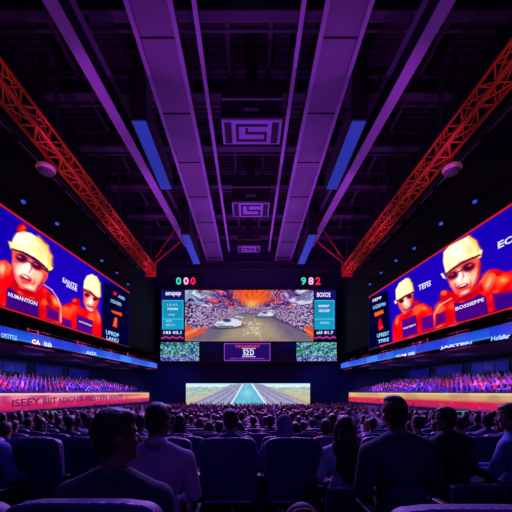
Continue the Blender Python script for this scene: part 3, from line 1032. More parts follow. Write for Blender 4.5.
# digit boards
for px0, lab, ds in ((176, 'small hanging board of green, pink and red digits above the left information screen', ('0', '0', '0')),
                     (301, 'small hanging board of green, pink and red digits above the right information screen', ('9', '8', '2'))):
    t = thing('digit_board', lab, 'scoreboard')
    a, b = at(px0 - 2, 286, 35.2), at(px0 + 23, 276, 35.2)
    bm = nb(); box(bm, a.x, b.x, 35.2, 35.5, a.z, b.z, 0.03); obj('housing', bm, M['black'], t)
    bm = nb()
    for q in (px0 + 2, px0 + 19):
        tube(bm, at(q, 276, 35.35), at(q, 262, 35.35), 0.04)
    split('hanger', bm, M['steel_dark'], t)
    for k, d in enumerate(ds):
        text_on('digit', d, (px0 + (0, 7.4, 14.4)[k], 284.8), (5.2, 0), (0, -7.6), fplane(35.18), M[('green_digit', 'pink_digit', 'red_digit')[k]], t)

# stage
t = thing('stage', 'low dark stage platform in front of the road screen', 'stage')
bm = nb(); box(bm, -9.2, 9.2, 32.8, 35.98, -1.3, CZ - 2.0, 0.03); obj('platform', bm, M['navy'], t)
bm = nb(); box(bm, -9.2, 9.2, 32.76, 32.8, CZ - 2.14, CZ - 2.02); obj('edge_strip', bm, M['lightblue'], t)

# dark header truss in front of the screens
def box_truss(bm, A, B, w, n, side, up, r=0.05, rd=0.03):
    A, B = Vector(A), Vector(B)
    d = B - A
    cs = [(-1, -1), (1, -1), (1, 1), (-1, 1)]
    C = [[A + d * (k / n) + side * a * w / 2 + up * b * w / 2 for a, b in cs] for k in range(n + 1)]
    for j in range(4):
        tube(bm, C[0][j], C[n][j], r, seg=8)
    for k in range(n + 1):
        for j in range(4):
            tube(bm, C[k][j], C[k][(j + 1) % 4], rd, seg=6)
    for k in range(n):
        for j in range(4):
            i = (j + 1) % 4
            if k % 2:
                tube(bm, C[k][j], C[k + 1][i], rd, seg=6)
            else:
                tube(bm, C[k][i], C[k + 1][j], rd, seg=6)


t = thing('header_truss', 'dark horizontal truss spanning above the stage screens', 'truss')
bm = nb()
box_truss(bm, (-9.2, 34.4, CZ + 13.0), (9.2, 34.4, CZ + 13.0), 0.8, 22, Vector((0, 1, 0)), Vector((0, 0, 1)))
obj('lattice', bm, M['steel_dark'], t)
bm = nb()
for x in (-7, -2.4, 2.4, 7):
    tube(bm, (x, 34.4, CZ + 13.4), (x, 34.4, CZ + 16.55), 0.04)
split('hanger', bm, M['steel_dark'], t)

# ------------------------------------------------------------------ ceiling steel
for s in (-1, 1):
    sd = SIDE[s]
    zb = CZ + 14.2
    t = thing('box_girder', f'wide lavender box girder under the roof, {sd} of centre', 'beam')
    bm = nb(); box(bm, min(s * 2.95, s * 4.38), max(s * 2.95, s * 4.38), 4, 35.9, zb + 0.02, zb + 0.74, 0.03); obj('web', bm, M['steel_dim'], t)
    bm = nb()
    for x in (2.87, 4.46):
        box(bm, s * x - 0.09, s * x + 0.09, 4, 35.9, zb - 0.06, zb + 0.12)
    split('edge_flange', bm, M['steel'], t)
    bm = nb()
    for k in range(9):
        y = 6 + k * 3.6
        box(bm, min(s * 2.95, s * 4.38), max(s * 2.95, s * 4.38), y, y + 0.06, zb - 0.02, zb + 0.02)
    split('seam', bm, M['steel_dark'], t)
    # splayed I-beam
    t = thing('roof_beam', f'narrow bright magenta-lit roof beam running toward the stage on the {sd}', 'beam')
    A, B = Vector((s * 6.95, 5, CZ + 13.0)), Vector((s * 5.5, 29.5, CZ + 13.0))
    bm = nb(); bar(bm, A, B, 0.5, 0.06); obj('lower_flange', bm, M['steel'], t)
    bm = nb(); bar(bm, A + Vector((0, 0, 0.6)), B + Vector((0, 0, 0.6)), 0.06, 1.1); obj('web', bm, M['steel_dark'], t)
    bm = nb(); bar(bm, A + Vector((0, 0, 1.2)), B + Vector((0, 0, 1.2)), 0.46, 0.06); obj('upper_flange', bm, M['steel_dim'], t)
    bm = nb()
    for k in range(10):
        p = A.lerp(B, k / 9)
        bar(bm, p + Vector((0, 0, 1.2)), p + Vector((0, 0, 2.2)), 0.12)
    split('hanger', bm, M['steel_dark'], t)
    # centre rail
    t = thing('ceiling_rail', f'thin pink-lit ceiling rail just {sd} of the hanging projectors', 'rail')
    bm = nb(); box(bm, s * 2.05 - 0.09, s * 2.05 + 0.09, 5, 34, CZ + 14.5, CZ + 14.66); obj('rail', bm, M['steel'], t)
    bm = nb()
    for k in range(8):
        tube(bm, (s * 2.05, 6 + k * 3.9, CZ + 14.6), (s * 2.05, 6 + k * 3.9, CZ + 16.55), 0.04)
    split('hanger', bm, M['steel_dark'], t)
    # outer small purlins
    for x, nm in ((8.6, 'outer'), (0.95, 'inner')):
        t = thing('purlin', f'short-section {nm} purlin under the roof deck on the {sd}', 'beam')
        bm = nb()
        box(bm, s * x - 0.1, s * x + 0.1, 5, 35.5, CZ + 15.9, CZ + 16.2)
        obj('rail', bm, M['steel_mid'], t)
        bm = nb(); box(bm, s * x - 0.03, s * x + 0.03, 5, 35.5, CZ + 16.2, CZ + 16.52); obj('web', bm, M['steel_dark'], t)

ordw = ['first', 'second', 'third', 'fourth', 'fifth', 'sixth', 'seventh', 'eighth', 'ninth', 'tenth', 'eleventh', 'twelfth', 'thirteenth', 'fourteenth',
        'fifteenth', 'sixteenth', 'seventeenth', 'eighteenth', 'nineteenth', 'twentieth', 'twenty-first', 'twenty-second', 'twenty-third', 'twenty-fourth',
        'twenty-fifth', 'twenty-sixth', 'twenty-seventh', 'twenty-eighth', 'twenty-ninth', 'thirtieth', 'thirty-first', 'thirty-second', 'thirty-third', 'thirty-fourth', 'thirty-fifth']
for k, Y in enumerate((13.2, 16.8, 20.4, 24.2, 28.2, 32.0)):
    t = thing('cross_beam', f'dark purple cross beam spanning the roof, {ordw[k]} from the camera', 'beam', group='cross beams under the roof')
    z = CZ + 15.0
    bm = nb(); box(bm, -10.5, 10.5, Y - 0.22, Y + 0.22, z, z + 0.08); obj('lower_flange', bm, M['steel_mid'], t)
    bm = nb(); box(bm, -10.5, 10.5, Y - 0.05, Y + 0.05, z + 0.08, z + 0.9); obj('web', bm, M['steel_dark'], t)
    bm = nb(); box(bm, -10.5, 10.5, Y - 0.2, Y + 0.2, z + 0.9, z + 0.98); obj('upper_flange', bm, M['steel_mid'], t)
    bm = nb()
    tube(bm, (-10.4, Y + 0.6, z + 0.1), (10.4, Y + 0.6, z + 0.1), 0.06)
    obj('conduit', bm, M['steel_mid'], t)

# hanging speaker boxes with blue glowing undersides
def hang_box(s, Y0, Y1, lab):
    t = thing('hanging_light_box', lab, 'light box', group='hanging boxes with blue undersides')
    x0, x1 = sorted((s * 4.52, s * 5.24))
    z = CZ + 12.0
    bm = nb(); box(bm, x0, x1, Y0, Y1, z + 0.04, z + 1.0, 0.03); obj('housing', bm, M['black'], t)
    bm = nb(); box(bm, x0 + 0.04, x1 - 0.04, Y0 + 0.03, Y0 + 0.75, z + 1.0, z + 2.9, 0.03); obj('speaker_cabinet', bm, M['black'], t)
    bm = nb(); box(bm, x0 + 0.03, x1 - 0.03, Y0 + 0.05, Y1 - 0.05, z, z + 0.05); obj('diffuser', bm, M['lightblue'], t)
    bm = nb()
    for k in range(4):
        y = Y0 + 0.3 + k * (Y1 - Y0 - 0.6) / 3
        for x in (x0 + 0.1, x1 - 0.1):
            tube(bm, (x, y, z + 0.9), (x, y, CZ + 16.5), 0.03)
    split('hanger', bm, M['steel_dark'], t)
    bm = nb()
    for x in (x0 + 0.02, x1 - 0.02):
        box(bm, x - 0.02, x + 0.02, Y0, Y1, z - 0.03, z + 0.06)
    split('side_rail', bm, M['steel_dark'], t)


hang_box(-1, 14.6, 19.6, 'black hanging box with blue glowing underside, left of centre, nearer one')
hang_box(-1, 25.2, 31.0, 'black hanging box with blue glowing underside, left of centre, farther one')
hang_box(1, 14.6, 19.6, 'black hanging box with blue glowing underside, right of centre, nearer one')
hang_box(1, 25.2, 31.0, 'black hanging box with blue glowing underside, right of centre, farther one')

# hanging projectors in the middle
def projector(x, Y, w, h, dpt, lab):
    t = thing('hanging_projector', lab, 'projector', group='projectors hanging along the middle of the roof')
    z = CZ + 12.0
    bm = nb(); box(bm, x - w / 2, x + w / 2, Y, Y + dpt, z + 0.10, z + h, 0.05); obj('body', bm, M['black'], t)
    bm = nb(); box(bm, x - w / 2 + 0.05, x + w / 2 - 0.05, Y - 0.03, Y, z + h * 0.62, z + h * 0.66); obj('front_groove', bm, M['steel_dim'], t)
    # underside plate: frame, dark side vents and a pale block symbol
    bm = nb(); box(bm, x - w / 2 + 0.02, x + w / 2 - 0.02, Y + 0.02, Y + dpt - 0.02, z + 0.03, z + 0.11); ub = obj('underside_plate', bm, M['lavender'], t)
    bm = nb()
    for q in (-1, 1):
        box(bm, x + q * w * 0.39 - 0.16, x + q * w * 0.39 + 0.16, Y + 0.12, Y + dpt - 0.12, z, z + 0.04)
    split('vent', bm, M['steel_dark'], ub)
    bm = nb()
    u = w * 0.26
    ya, yb = Y + 0.22, Y + dpt - 0.22
    ym = (ya + yb) / 2
    for (xa, xb, y0, y1) in ((-u, u, ya, ya + 0.12), (-u, u, yb - 0.12, yb), (-u, -u + 0.12, ya, yb), (u - 0.12, u, ym, yb), (-u * 0.4, u, ym - 0.06, ym + 0.06), (-u * 0.4, -u * 0.4 + 0.12, ya + 0.2, ym)):
        box(bm, x + xa, x + xb, y0, y1, z, z + 0.04)
    obj('symbol', bm, M['steel_dark'], ub)
    bm = nb(); box(bm, x - 0.28, x + 0.28, Y + dpt * 0.35, Y + dpt * 0.7, z + h, CZ + 16.52); obj('ceiling_mount', bm, M['black'], t)
    bm = nb()
    for q in (-1, 1):
        tube(bm, (x + q * w * 0.42, Y + dpt * 0.5, z + h - 0.02), (x + q * 0.6, Y + dpt * 0.5, CZ + 15.6), 0.04)
    split('stay', bm, M['steel_dark'], t)
    if w > 2:
        text_on('lettering', 'tedaaw', (CX + (x - 0.35) * F / (Y - 0.02), CY - 12.42 * F / Y), (0.7 * F / Y, 0), (0, -0.2 * F / Y), fplane(Y - 0.02), M['steel_dim'], t)


projector(0.12, 14.6, 2.75, 1.48, 1.45, 'black projector hanging mid-roof with lavender-lit underside, nearest and largest')
projector(0.12, 21.0, 2.45, 1.6, 1.7, 'black projector hanging mid-roof with lavender-lit underside, second from the camera')
projector(0.0, 27.3, 1.9, 0.9, 1.1, 'black projector hanging mid-roof with lavender-lit underside, smallest and farthest')

# red lit trusses
for s in (-1, 1):
    sd = SIDE[s]
    t = thing('lighting_truss', f'red and orange lit box truss running along the {sd} side toward the stage', 'truss')
    A, B = Vector((s * 8.95, 6.0, CZ + 11.18)), Vector((s * 8.95, 30.0, CZ + 11.18))
    bm = nb()
    box_truss(bm, A, B, 0.68, 26, Vector((1, 0, 0)), Vector((0, 0, 1)), 0.05, 0.03)
    obj('lattice', bm, M['truss_hot'], t)
    bm = nb()
    for zz in (-0.34, 0.34):
        bar(bm, A + Vector((-s * 0.34, 0, zz)), B + Vector((-s * 0.34, 0, zz)), 0.12, 0.07)
    bar(bm, A + Vector((s * 0.34, 0, -0.34)), B + Vector((s * 0.34, 0, -0.34)), 0.15, 0.08)
    split('chord', bm, M['truss'], t)
    bm = nb()
    box(bm, s * 8.95 - 0.5, s * 8.95 + 0.5, 30.0, 30.12, CZ + 10.5, CZ + 11.9, 0.02)
    obj('end_plate', bm, M['truss'], t)
    bm = nb()
    for Y in (8, 14.8, 22, 29):
        for q in (-0.32, 0.32):
            bar(bm, (s * 8.95 + q, Y, CZ + 11.5), (s * 8.95 + q, Y, CZ + 15.0 if Y != 22 else CZ + 15.9), 0.14)
    split('hanger', bm, M['steel_dark'], t)
    bm = nb()
    tube(bm, (s * 8.4, 29.6, CZ + 11.6), (s * 5.3, 29.6, CZ + 14.2), 0.07)
    tube(bm, (s * 8.4, 29.6, CZ + 12.0), (s * 6.2, 29.6, CZ + 15.2), 0.06)
    obj('brace', bm, M['truss'], t)
    # dome lamp hung under the truss
    t = thing('dome_lamp', f'pale pink dome lamp hanging under the {sd} red-lit truss', 'lamp')
    c = at(47 if s < 0 else 457, 166 if s < 0 else 170, 15.2)
    c.x = s * 9.35
    c.z = CZ + 10.28
    bm = nb(); ell(bm, c, (0.42, 0.42, 0.2), seg=20, rings=10); obj('shade', bm, M['dome'], t, True)
    bm = nb(); tube(bm, c + Vector((0, 0, 0.1)), c + Vector((0, 0, 0.72)), 0.07); obj('stem', bm, M['truss'], t)
    bm = nb(); tube(bm, c + Vector((0, 0, -0.21)), c + Vector((0, 0, -0.14)), 0.26, 0.36, 20); obj('rim', bm, M['steel_dim'], t)
    # thin catwalk pipe between truss and wall lights
    t = thing('cable_pipe', f'thin dim purple cable pipe beside the {sd} red-lit truss', 'pipe')
    bm = nb()
    tube(bm, (s * 10.4, 8, CZ + 11.2), (s * 10.0, 30, CZ + 11.2), 0.06)
    tube(bm, (s * 10.4, 8, CZ + 11.45), (s * 10.0, 30, CZ + 11.45), 0.03)
    split('pipe', bm, M['steel_dim'], t)
    bm = nb()
    for k in range(12):
        y = 9 + k * 1.8
        x = s * (10.4 - 0.4 * (y - 8) / 22)
        box(bm, x - 0.12, x + 0.12, y - 0.15, y + 0.15, CZ + 10.9, CZ + 11.2, 0.02)
    split('clamp', bm, M['steel_dark'], t)
    bm = nb()
    for k in range(5):
        y = 9.5 + k * 4.5
        tube(bm, (s * (10.4 - 0.4 * (y - 8) / 22), y, CZ + 11.2), (s * (10.4 - 0.4 * (y - 8) / 22), y, CZ + 15.0 if k % 2 else CZ + 16.5), 0.03)
    split('hanger', bm, M['steel_dark'], t)

# small green lit panels on the side aisles
for s, px, py, Y in ((-1, 50, 414.5, 14.5), (1, 461, 414.5, 14.0)):
    c = at(px, py, Y)
    t = thing('aisle_monitor', f'small green glowing monitor on the {SIDE[s]} side aisle below the advertising board', 'monitor')
    bm = nb(); box(bm, c.x - 0.33, c.x + 0.33, Y, Y + 0.08, c.z - 0.2, c.z + 0.2, 0.02); obj('housing', bm, M['black'], t)
    bm = nb(); box(bm, c.x - 0.29, c.x + 0.29, Y - 0.012, Y + 0.01, c.z - 0.16, c.z + 0.16); obj('screen', bm, M['green_panel'], t)
    bm = nb(); tube(bm, (c.x, Y + 0.06, floor_z(Y)), (c.x, Y + 0.06, c.z - 0.18), 0.03); box(bm, c.x - 0.2, c.x + 0.2, Y - 0.14, Y + 0.26, floor_z(Y), floor_z(Y) + 0.03); obj('stand', bm, M['black'], t)

# ------------------------------------------------------------------ seats
def rounded_slab(bm, w, z0, z1, y0, y1, rt, rb=0.03, lean=0.0, bev=0.02, bow=0.03, n=7):
    """upright cushion: rounded-rectangle outline in x-z, thickness in y, leaning back with height"""
    pts = []
    def arc(cx, cz, r, a0, a1):
        for k in range(n):
            t_ = a0 + (a1 - a0) * k / (n - 1)
            pts.append((cx + r * math.cos(t_), cz + r * math.sin(t_)))
    arc(w / 2 - rb, z0 + rb, rb, -PI / 2, 0)
    arc(w / 2 - rt, z1 - rt, rt, 0, PI / 2)
    # gently crowned top edge
    for k in range(1, 8):
        x = (w / 2 - rt) * (1 - 2 * k / 8)
        pts.append((x, z1 + 0.012 * (1 - (x / (w / 2)) ** 2)))
    arc(-w / 2 + rt, z1 - rt, rt, PI / 2, PI)
    arc(-w / 2 + rb, z0 + rb, rb, PI, 1.5 * PI)
    layers = [(y0 + bev, -bev), (y0 + bev * 0.3, -bev * 0.3), (y0, -0.0 - bev * 0.9 + bev * 0.0), ]
    prof = [(y0, bev), (y0 + bev * 0.35, bev * 0.3), (y0 + bev, 0), (y1 - bev, 0), (y1 - bev * 0.35, bev * 0.3), (y1, bev)]
    rings = []
    cz, hw, hh = (z0 + z1) / 2, w / 2, (z1 - z0) / 2
    for y, ins in prof:
        r = []
        for x, z in pts:
            xx = x * (hw - ins) / hw
            zz = cz + (z - cz) * (hh - ins) / hh
            yy = y - lean * (zz - z0) + bow * (1 - (xx / hw) ** 2) * -1
            r.append(bm.verts.new((xx, yy, zz)))
        rings.append(r)
    m_ = len(pts)
    for a_, b_ in zip(rings[:-1], rings[1:]):
        for k in range(m_):
            bm.faces.new((a_[k], a_[(k + 1) % m_], b_[(k + 1) % m_], b_[k]))
    for ring in (rings[0], rings[-1]):
        c = bm.verts.new(sum((v.co for v in ring), Vector()) / m_)
        for k in range(m_):
            bm.faces.new((ring[k], ring[(k + 1) % m_], c))
    return pts


def painted_rim(bm, w, z0, z1, rt, y, lean, bow, r=0.007):  # lavender rim light on the seat edge, shaped as a thin tube
    pts = []
    for k in range(9):
        a = k / 8 * PI / 2
        pts.append((w / 2 - rt + rt * math.cos(a), z1 - rt + rt * math.sin(a)))
    for k in range(1, 8):
        x = (w / 2 - rt) * (1 - 2 * k / 8)
        pts.append((x, z1 + 0.012 * (1 - (x / (w / 2)) ** 2)))
    for k in range(9):
        a = PI / 2 + k / 8 * PI / 2
        pts.append((-w / 2 + rt + rt * math.cos(a), z1 - rt + rt * math.sin(a)))
    P_ = [Vector((x, y - lean * (z - z0) - bow * (1 - (x / (w / 2)) ** 2), z)) for x, z in pts]
    P_.insert(0, Vector((w / 2, y - lean * 0.2, z1 - rt - 0.22)))
    P_.append(Vector((-w / 2, y - lean * 0.2, z1 - rt - 0.22)))
    for a, b in zip(P_[:-1], P_[1:]):
        tube(bm, a, b, r, seg=6)


def seat_parts(parent, w=0.52, ztop=1.02, rt=0.07):
    bm = nb(); rounded_slab(bm, w, 0.44, ztop, -0.05, 0.045, rt, lean=0.10)
    b = obj('backrest', bm, M['seat'], parent, True)
    bm = nb(); painted_rim(bm, w - 0.008, 0.44, ztop, rt, -0.035, 0.10, 0.03); obj('painted_rim', bm, M['seat_trim_rim'], b, True)
    bm = nb()
    box(bm, -w / 2 + 0.05, w / 2 - 0.05, -0.065, -0.045, 0.46, 0.62, 0.006)
    obj('lower_panel', bm, M['seat_metal'], b)
    bm = nb(); box(bm, -w / 2 + 0.02, w / 2 - 0.02, 0.02, 0.50, 0.36, 0.455, 0.03); obj('seat', bm, M['seat'], parent, True)
    bm = nb(); box(bm, -w / 2 + 0.04, w / 2 - 0.04, -0.075, -0.05, 0.432, 0.45, 0.004); obj('trim_strip', bm, M['seat_trim_rim'], parent)
    for q in (-1, 1):
        bm = nb(); box(bm, q * (w / 2 + 0.03) - 0.03, q * (w / 2 + 0.03) + 0.03, -0.02, 0.36, 0.63, 0.67, 0.012)
        a = obj('armrest', bm, M['seat_metal'], parent, True)
        bm = nb(); box(bm, q * (w / 2 + 0.03) - 0.02, q * (w / 2 + 0.03) + 0.02, 0.03, 0.2, 0.1, 0.632, 0.008); obj('support', bm, M['seat_metal'], a)
    bm = nb()
    for q in (-1, 1):
        box(bm, q * 0.2 - 0.03, q * 0.2 + 0.03, 0.02, 0.42, 0.0, 0.02)
        box(bm, q * 0.2 - 0.02, q * 0.2 + 0.02, 0.12, 0.26, 0.02, 0.37)
    split('leg', bm, M['seat_metal'], parent)


# high-back with parts
seat_hi = thing('auditorium_seat', '', 'seat'); seat_parts(seat_hi)
seat_lo = thing('low_back_seat', '', 'seat'); seat_parts(seat_lo, 0.5, 0.66, 0.06)
# one-mesh version for the far rows
bm = nb()
rounded_slab(bm, 0.52, 0.44, 1.02, -0.05, 0.045, 0.07, lean=0.10)
box(bm, -0.24, 0.24, 0.02, 0.5, 0.36, 0.455, 0.03)
for q in (-1, 1):
    box(bm, q * 0.29 - 0.03, q * 0.29 + 0.03, -0.02, 0.36, 0.63, 0.67, 0.01)
    box(bm, q * 0.29 - 0.02, q * 0.29 + 0.02, 0.03, 0.2, 0.0, 0.632)
seat_far = obj('auditorium_seat', bm, M['seat'], None, True)
tag(seat_far, '', 'seat')

# ------------------------------------------------------------------ people
class Rig:
    """seated figure facing +Y, feet on z=0; pieces are collected into groups and fused into single surfaces"""

    def __init__(self, voxel=0.008, lean=0.0, twist=0.0, head=(0, 0, 0), arms=None, hair='short', wide=1.0, sleeves='long', jacket=False,
                 slim=1.0, fingers=True, roll=0.0):
        self.vx = voxel
        self.lean, self.twist, self.head = lean, twist, head
        self.arms = arms or {1: ((0.25, 0.03, 0.76), (0.15, 0.27, 0.66)), -1: ((-0.25, 0.03, 0.76), (-0.15, 0.27, 0.66))}
        self.hair, self.wide, self.sleeves, self.jacket, self.slim = hair, wide, sleeves, jacket, slim
        self.fingers = fingers
        self.T = Matrix.Translation((0, 0, 0.55)) @ Matrix.Rotation(roll, 4, 'Y') @ Matrix.Rotation(-lean, 4, 'X') @ Matrix.Rotation(twist, 4, 'Z') @ Matrix.Translation((0, 0, -0.55))
        hp = Vector((0, 0.0, 1.17))
        self.H = self.T @ Matrix.Translation(hp) @ Euler(head, 'YXZ').to_matrix().to_4x4() @ Matrix.Scale(0.93, 4) @ Matrix.Translation(-hp)

    def e(self, bm, c, r, M_, infl=0.0, seg=18):
        mtx = M_ @ Matrix.Translation(Vector(c)) @ Matrix.Diagonal((r[0] + infl, r[1] + infl, r[2] + infl, 1))
        uvs(bm, seg, 12, mtx)

    def c(self, bm, p0, r0, p1, r1, M_, infl=0.0):
        caps(bm, M_ @ Vector(p0), r0 + infl, M_ @ Vector(p1), r1 + infl)

    def torso(self, bm, i=0.0, neck=True):
        w, sl, T = self.wide, self.slim, self.T
        self.e(bm, (0, -0.01, 0.545), (0.175 * w, 0.135, 0.125), Matrix.Identity(4), i)
        self.e(bm, (0, -0.005, 0.70), (0.148 * w * sl, 0.108, 0.17), T, i)
        self.e(bm, (0, 0.0, 0.90), (0.172 * w * sl, 0.118, 0.19), T, i)
        self.c(bm, (-0.15 * w, -0.005, 1.00), 0.072, (0.15 * w, -0.005, 1.00), 0.072, T, i)
        for q in (-1, 1):
            self.c(bm, (q * 0.03, -0.012, 1.09), 0.05, (q * 0.165 * w, -0.008, 1.015), 0.058, T, i)
            self.e(bm, (q * 0.08, -0.06, 0.93), (0.075, 0.06, 0.11), T, i)

    def arm(self, bm, q, i=0.0, lower=True, hand=False):
        el, wr = self.arms[q]
        sh = (q * 0.195 * self.wide, -0.005, 1.005)
        T = self.T
        self.c(bm, sh, 0.062, el, 0.043, T, i)
        if lower:
            self.c(bm, el, 0.042, wr, 0.028, T, i)
        if hand:
            el_, wr_ = Vector(el), Vector(wr)
            d = (wr_ - el_).normalized()
            up = Vector((0, 0, 1)) if abs(d.z) < 0.9 else Vector((0, 1, 0))
            sdv = d.cross(up).normalized() * (-q)            # toward the body's midline
            nrm = sdv.cross(d).normalized() * q
            pc = wr_ + d * 0.055
            q3 = Matrix((sdv, d, nrm)).transposed().to_4x4()
            mtx = T @ Matrix.Translation(pc) @ q3 @ Matrix.Diagonal((0.042, 0.055, 0.017, 1))
            uvs(bm, 16, 10, mtx)
            if self.fingers:
                for k, (off, ln) in enumerate(((-0.031, 0.062), (-0.011, 0.076), (0.011, 0.082), (0.031, 0.074))):
                    b0 = wr_ + d * 0.092 + sdv * off
                    b1 = b0 + d * ln * 0.55 - nrm * 0.010 + sdv * off * 0.12
                    b2 = b1 + d * ln * 0.40 - nrm * 0.026
                    self.c(bm, b0 - d * 0.02, 0.0098, b1, 0.0088, T)
                    self.c(bm, b1, 0.0088, b2, 0.0074, T)
                t0 = wr_ + d * 0.03 + sdv * 0.032
                t1 = t0 + d * 0.035 + sdv * 0.026 - nrm * 0.006
                t2 = t1 + d * 0.032 + sdv * 0.006 - nrm * 0.008
                self.c(bm, t0, 0.0125, t1, 0.0105, T)
                self.c(bm, t1, 0.0105, t2, 0.0085, T)

    def legs(self, bm, i=0.0, foot=True):
        I = Matrix.Identity(4)
        for q in (-1, 1):
            hip, knee, ank = (q * 0.095, 0.03, 0.53), (q * 0.115, 0.43, 0.525), (q * 0.115, 0.45, 0.10)
            self.c(bm, hip, 0.088, knee, 0.062, I, i)
            self.c(bm, knee, 0.06, ank, 0.042, I, i)
            if foot:
                self.c(bm, (q * 0.115, 0.43, 0.055), 0.038, (q * 0.12, 0.60, 0.035), 0.03, I, i)

    def headshape(self, bm):
        H = self.H
        self.c(bm, (0, -0.02, 1.04), 0.06, (0, 0.005, 1.18), 0.056, self.T)
        self.c(bm, (0, 0.0, 1.15), 0.056, (0, 0.01, 1.22), 0.056, H)
        self.e(bm, (0, 0.005, 1.305), (0.076, 0.096, 0.098), H)
        self.e(bm, (0, 0.045, 1.245), (0.060, 0.062, 0.088), H)
        self.e(bm, (0, 0.075, 1.185), (0.036, 0.034, 0.026), H)          # chin
        self.c(bm, (0, 0.098, 1.292), 0.010, (0, 0.123, 1.252), 0.014, H)  # nose
        self.e(bm, (0, 0.113, 1.250), (0.019, 0.012, 0.010), H)
        for q in (-1, 1):
            self.e(bm, (q * 0.030, 0.088, 1.312), (0.026, 0.014, 0.009), H)  # brow
            self.e(bm, (q * 0.036, 0.078, 1.255), (0.022, 0.022, 0.022), H)  # cheek
            self.e(bm, (q * 0.080, -0.002, 1.272), (0.011, 0.022, 0.033), H)  # ear
            self.e(bm, (q * 0.077, 0.004, 1.245), (0.009, 0.012, 0.012), H)
        self.e(bm, (0, 0.100, 1.214), (0.024, 0.010, 0.006), H)
        self.e(bm, (0, 0.098, 1.205), (0.021, 0.010, 0.007), H)

    def body_mesh(self):
        bm = nb()
        self.torso(bm)
        for q in (-1, 1):
            self.arm(bm, q, hand=True)
        self.legs(bm)
        self.headshape(bm)
        return remesh(bm, self.vx, 3)

    def shirt_mesh(self):
        bm = nb()
        k = 0.026 if self.jacket else 0.016
        self.torso(bm, k)
        for q in (-1, 1):
            self.arm(bm, q, k * 0.9, lower=self.sleeves == 'long')
            if self.jacket:                                        # padded shoulder and folded collar
                self.e(bm, (q * 0.175 * self.wide, -0.005, 1.03), (0.075, 0.075, 0.04), self.T, 0.012)
        if self.jacket:
            for j in range(14):
                a = PI * (0.05 + 0.9 * j / 13)
                self.e(bm, (0.078 * math.cos(a), -0.02 - 0.062 * math.sin(a), 1.115), (0.022, 0.018, 0.03), self.T, 0, 10)
        return remesh(bm, max(self.vx, 0.009), 4)

    def collar_mesh(self):
        bm = nb()
        N = 22
        rings = []
        for (r, z) in ((0.078, 1.085), (0.083, 1.12), (0.078, 1.15), (0.070, 1.15), (0.070, 1.09)):
            rings.append([bm.verts.new(self.T @ Vector((r * math.cos(2 * PI * k / N), -0.012 + r * 0.98 * math.sin(2 * PI * k / N) + (z - 1.09) * 0.15, z - 0.02 * math.sin(2 * PI * k / N)))) for k in range(N)])
        for a, b in zip(rings, rings[1:] + rings[:1]):
            for k in range(N):
                bm.faces.new((a[k], a[(k + 1) % N], b[(k + 1) % N], b[k]))
        return bm

    def trouser_mesh(self):
        bm = nb()
        self.e(bm, (0, -0.01, 0.545), (0.172 * self.wide, 0.13, 0.115), Matrix.Identity(4), 0.022)
        self.legs(bm, 0.018, foot=False)
        return remesh(bm, max(self.vx, 0.010), 3)

    def shoe_bm(self, q):
        bm = nb()
        caps(bm, (q * 0.115, 0.415, 0.05), 0.046, (q * 0.122, 0.61, 0.037), 0.037)
        return bm

    def hair_mesh(self):
        bm = nb()
        H = self.H
        st = self.hair
        if st in ('short', 'full', 'crew'):
            g = {'crew': 0.003, 'short': 0.007, 'full': 0.015}[st]
            self.e(bm, (0, -0.008, 1.318), (0.078 + g, 0.098 + g, 0.096 + g), H)
            self.e(bm, (0, -0.040, 1.262), (0.070 + g * 0.6, 0.060 + g * 0.6, 0.075), H)
            if st != 'crew':
                self.e(bm, (0.01, 0.045, 1.375), (0.060, 0.055, 0.036), H)
                self.e(bm, (-0.02, 0.0, 1.395), (0.05, 0.07, 0.026), H)
            for q in (-1, 1):
                self.e(bm, (q * 0.072, 0.01, 1.31), (0.014 + g * 0.4, 0.035, 0.03), H)
        elif st == 'long':
            self.e(bm, (0, -0.012, 1.315), (0.092, 0.106, 0.108), H)
            self.e(bm, (0, -0.065, 1.20), (0.098, 0.066, 0.12), H)
            for q in (-1, 1):
                self.c(bm, (q * 0.072, 0.0, 1.29), 0.034, (q * 0.098, -0.04, 1.08), 0.044, self.T)
                self.c(bm, (q * 0.098, -0.05, 1.10), 0.046, (q * 0.085, -0.125, 0.86), 0.038, self.T)
                self.c(bm, (q * 0.04, -0.08, 1.15), 0.062, (q * 0.04, -0.14, 0.82), 0.045, self.T)
            self.c(bm, (0, -0.09, 1.12), 0.066, (0.0, -0.145, 0.76), 0.034, self.T)
            self.c(bm, (0.02, -0.11, 1.0), 0.05, (0.045, -0.15, 0.74), 0.022, self.T)
            self.c(bm, (-0.03, -0.11, 1.0), 0.05, (-0.05, -0.15, 0.77), 0.022, self.T)
        elif st == 'bun':
            self.e(bm, (0, -0.010, 1.315), (0.084, 0.104, 0.102), H)
            self.e(bm, (0, -0.045, 1.255), (0.07, 0.055, 0.06), H)
            self.e(bm, (0, -0.10, 1.37), (0.045, 0.045, 0.045), H)
        elif st == 'cap':
            self.e(bm, (0, -0.006, 1.33), (0.088, 0.106, 0.092), H)
            self.e(bm, (0, 0.12, 1.345), (0.07, 0.075, 0.012), H)
            self.e(bm, (0, -0.045, 1.262), (0.072, 0.056, 0.06), H)
        elif st == 'hood':
            self.e(bm, (0, -0.022, 1.305), (0.104, 0.112, 0.122), H)
            self.e(bm, (0, -0.06, 1.19), (0.11, 0.085, 0.12), H)
            self.c(bm, (-0.09, -0.03, 1.08), 0.06, (0.09, -0.03, 1.08), 0.06, self.T)
        return remesh(bm, max(self.vx, 0.008) if self.vx < 0.012 else self.vx, 3)


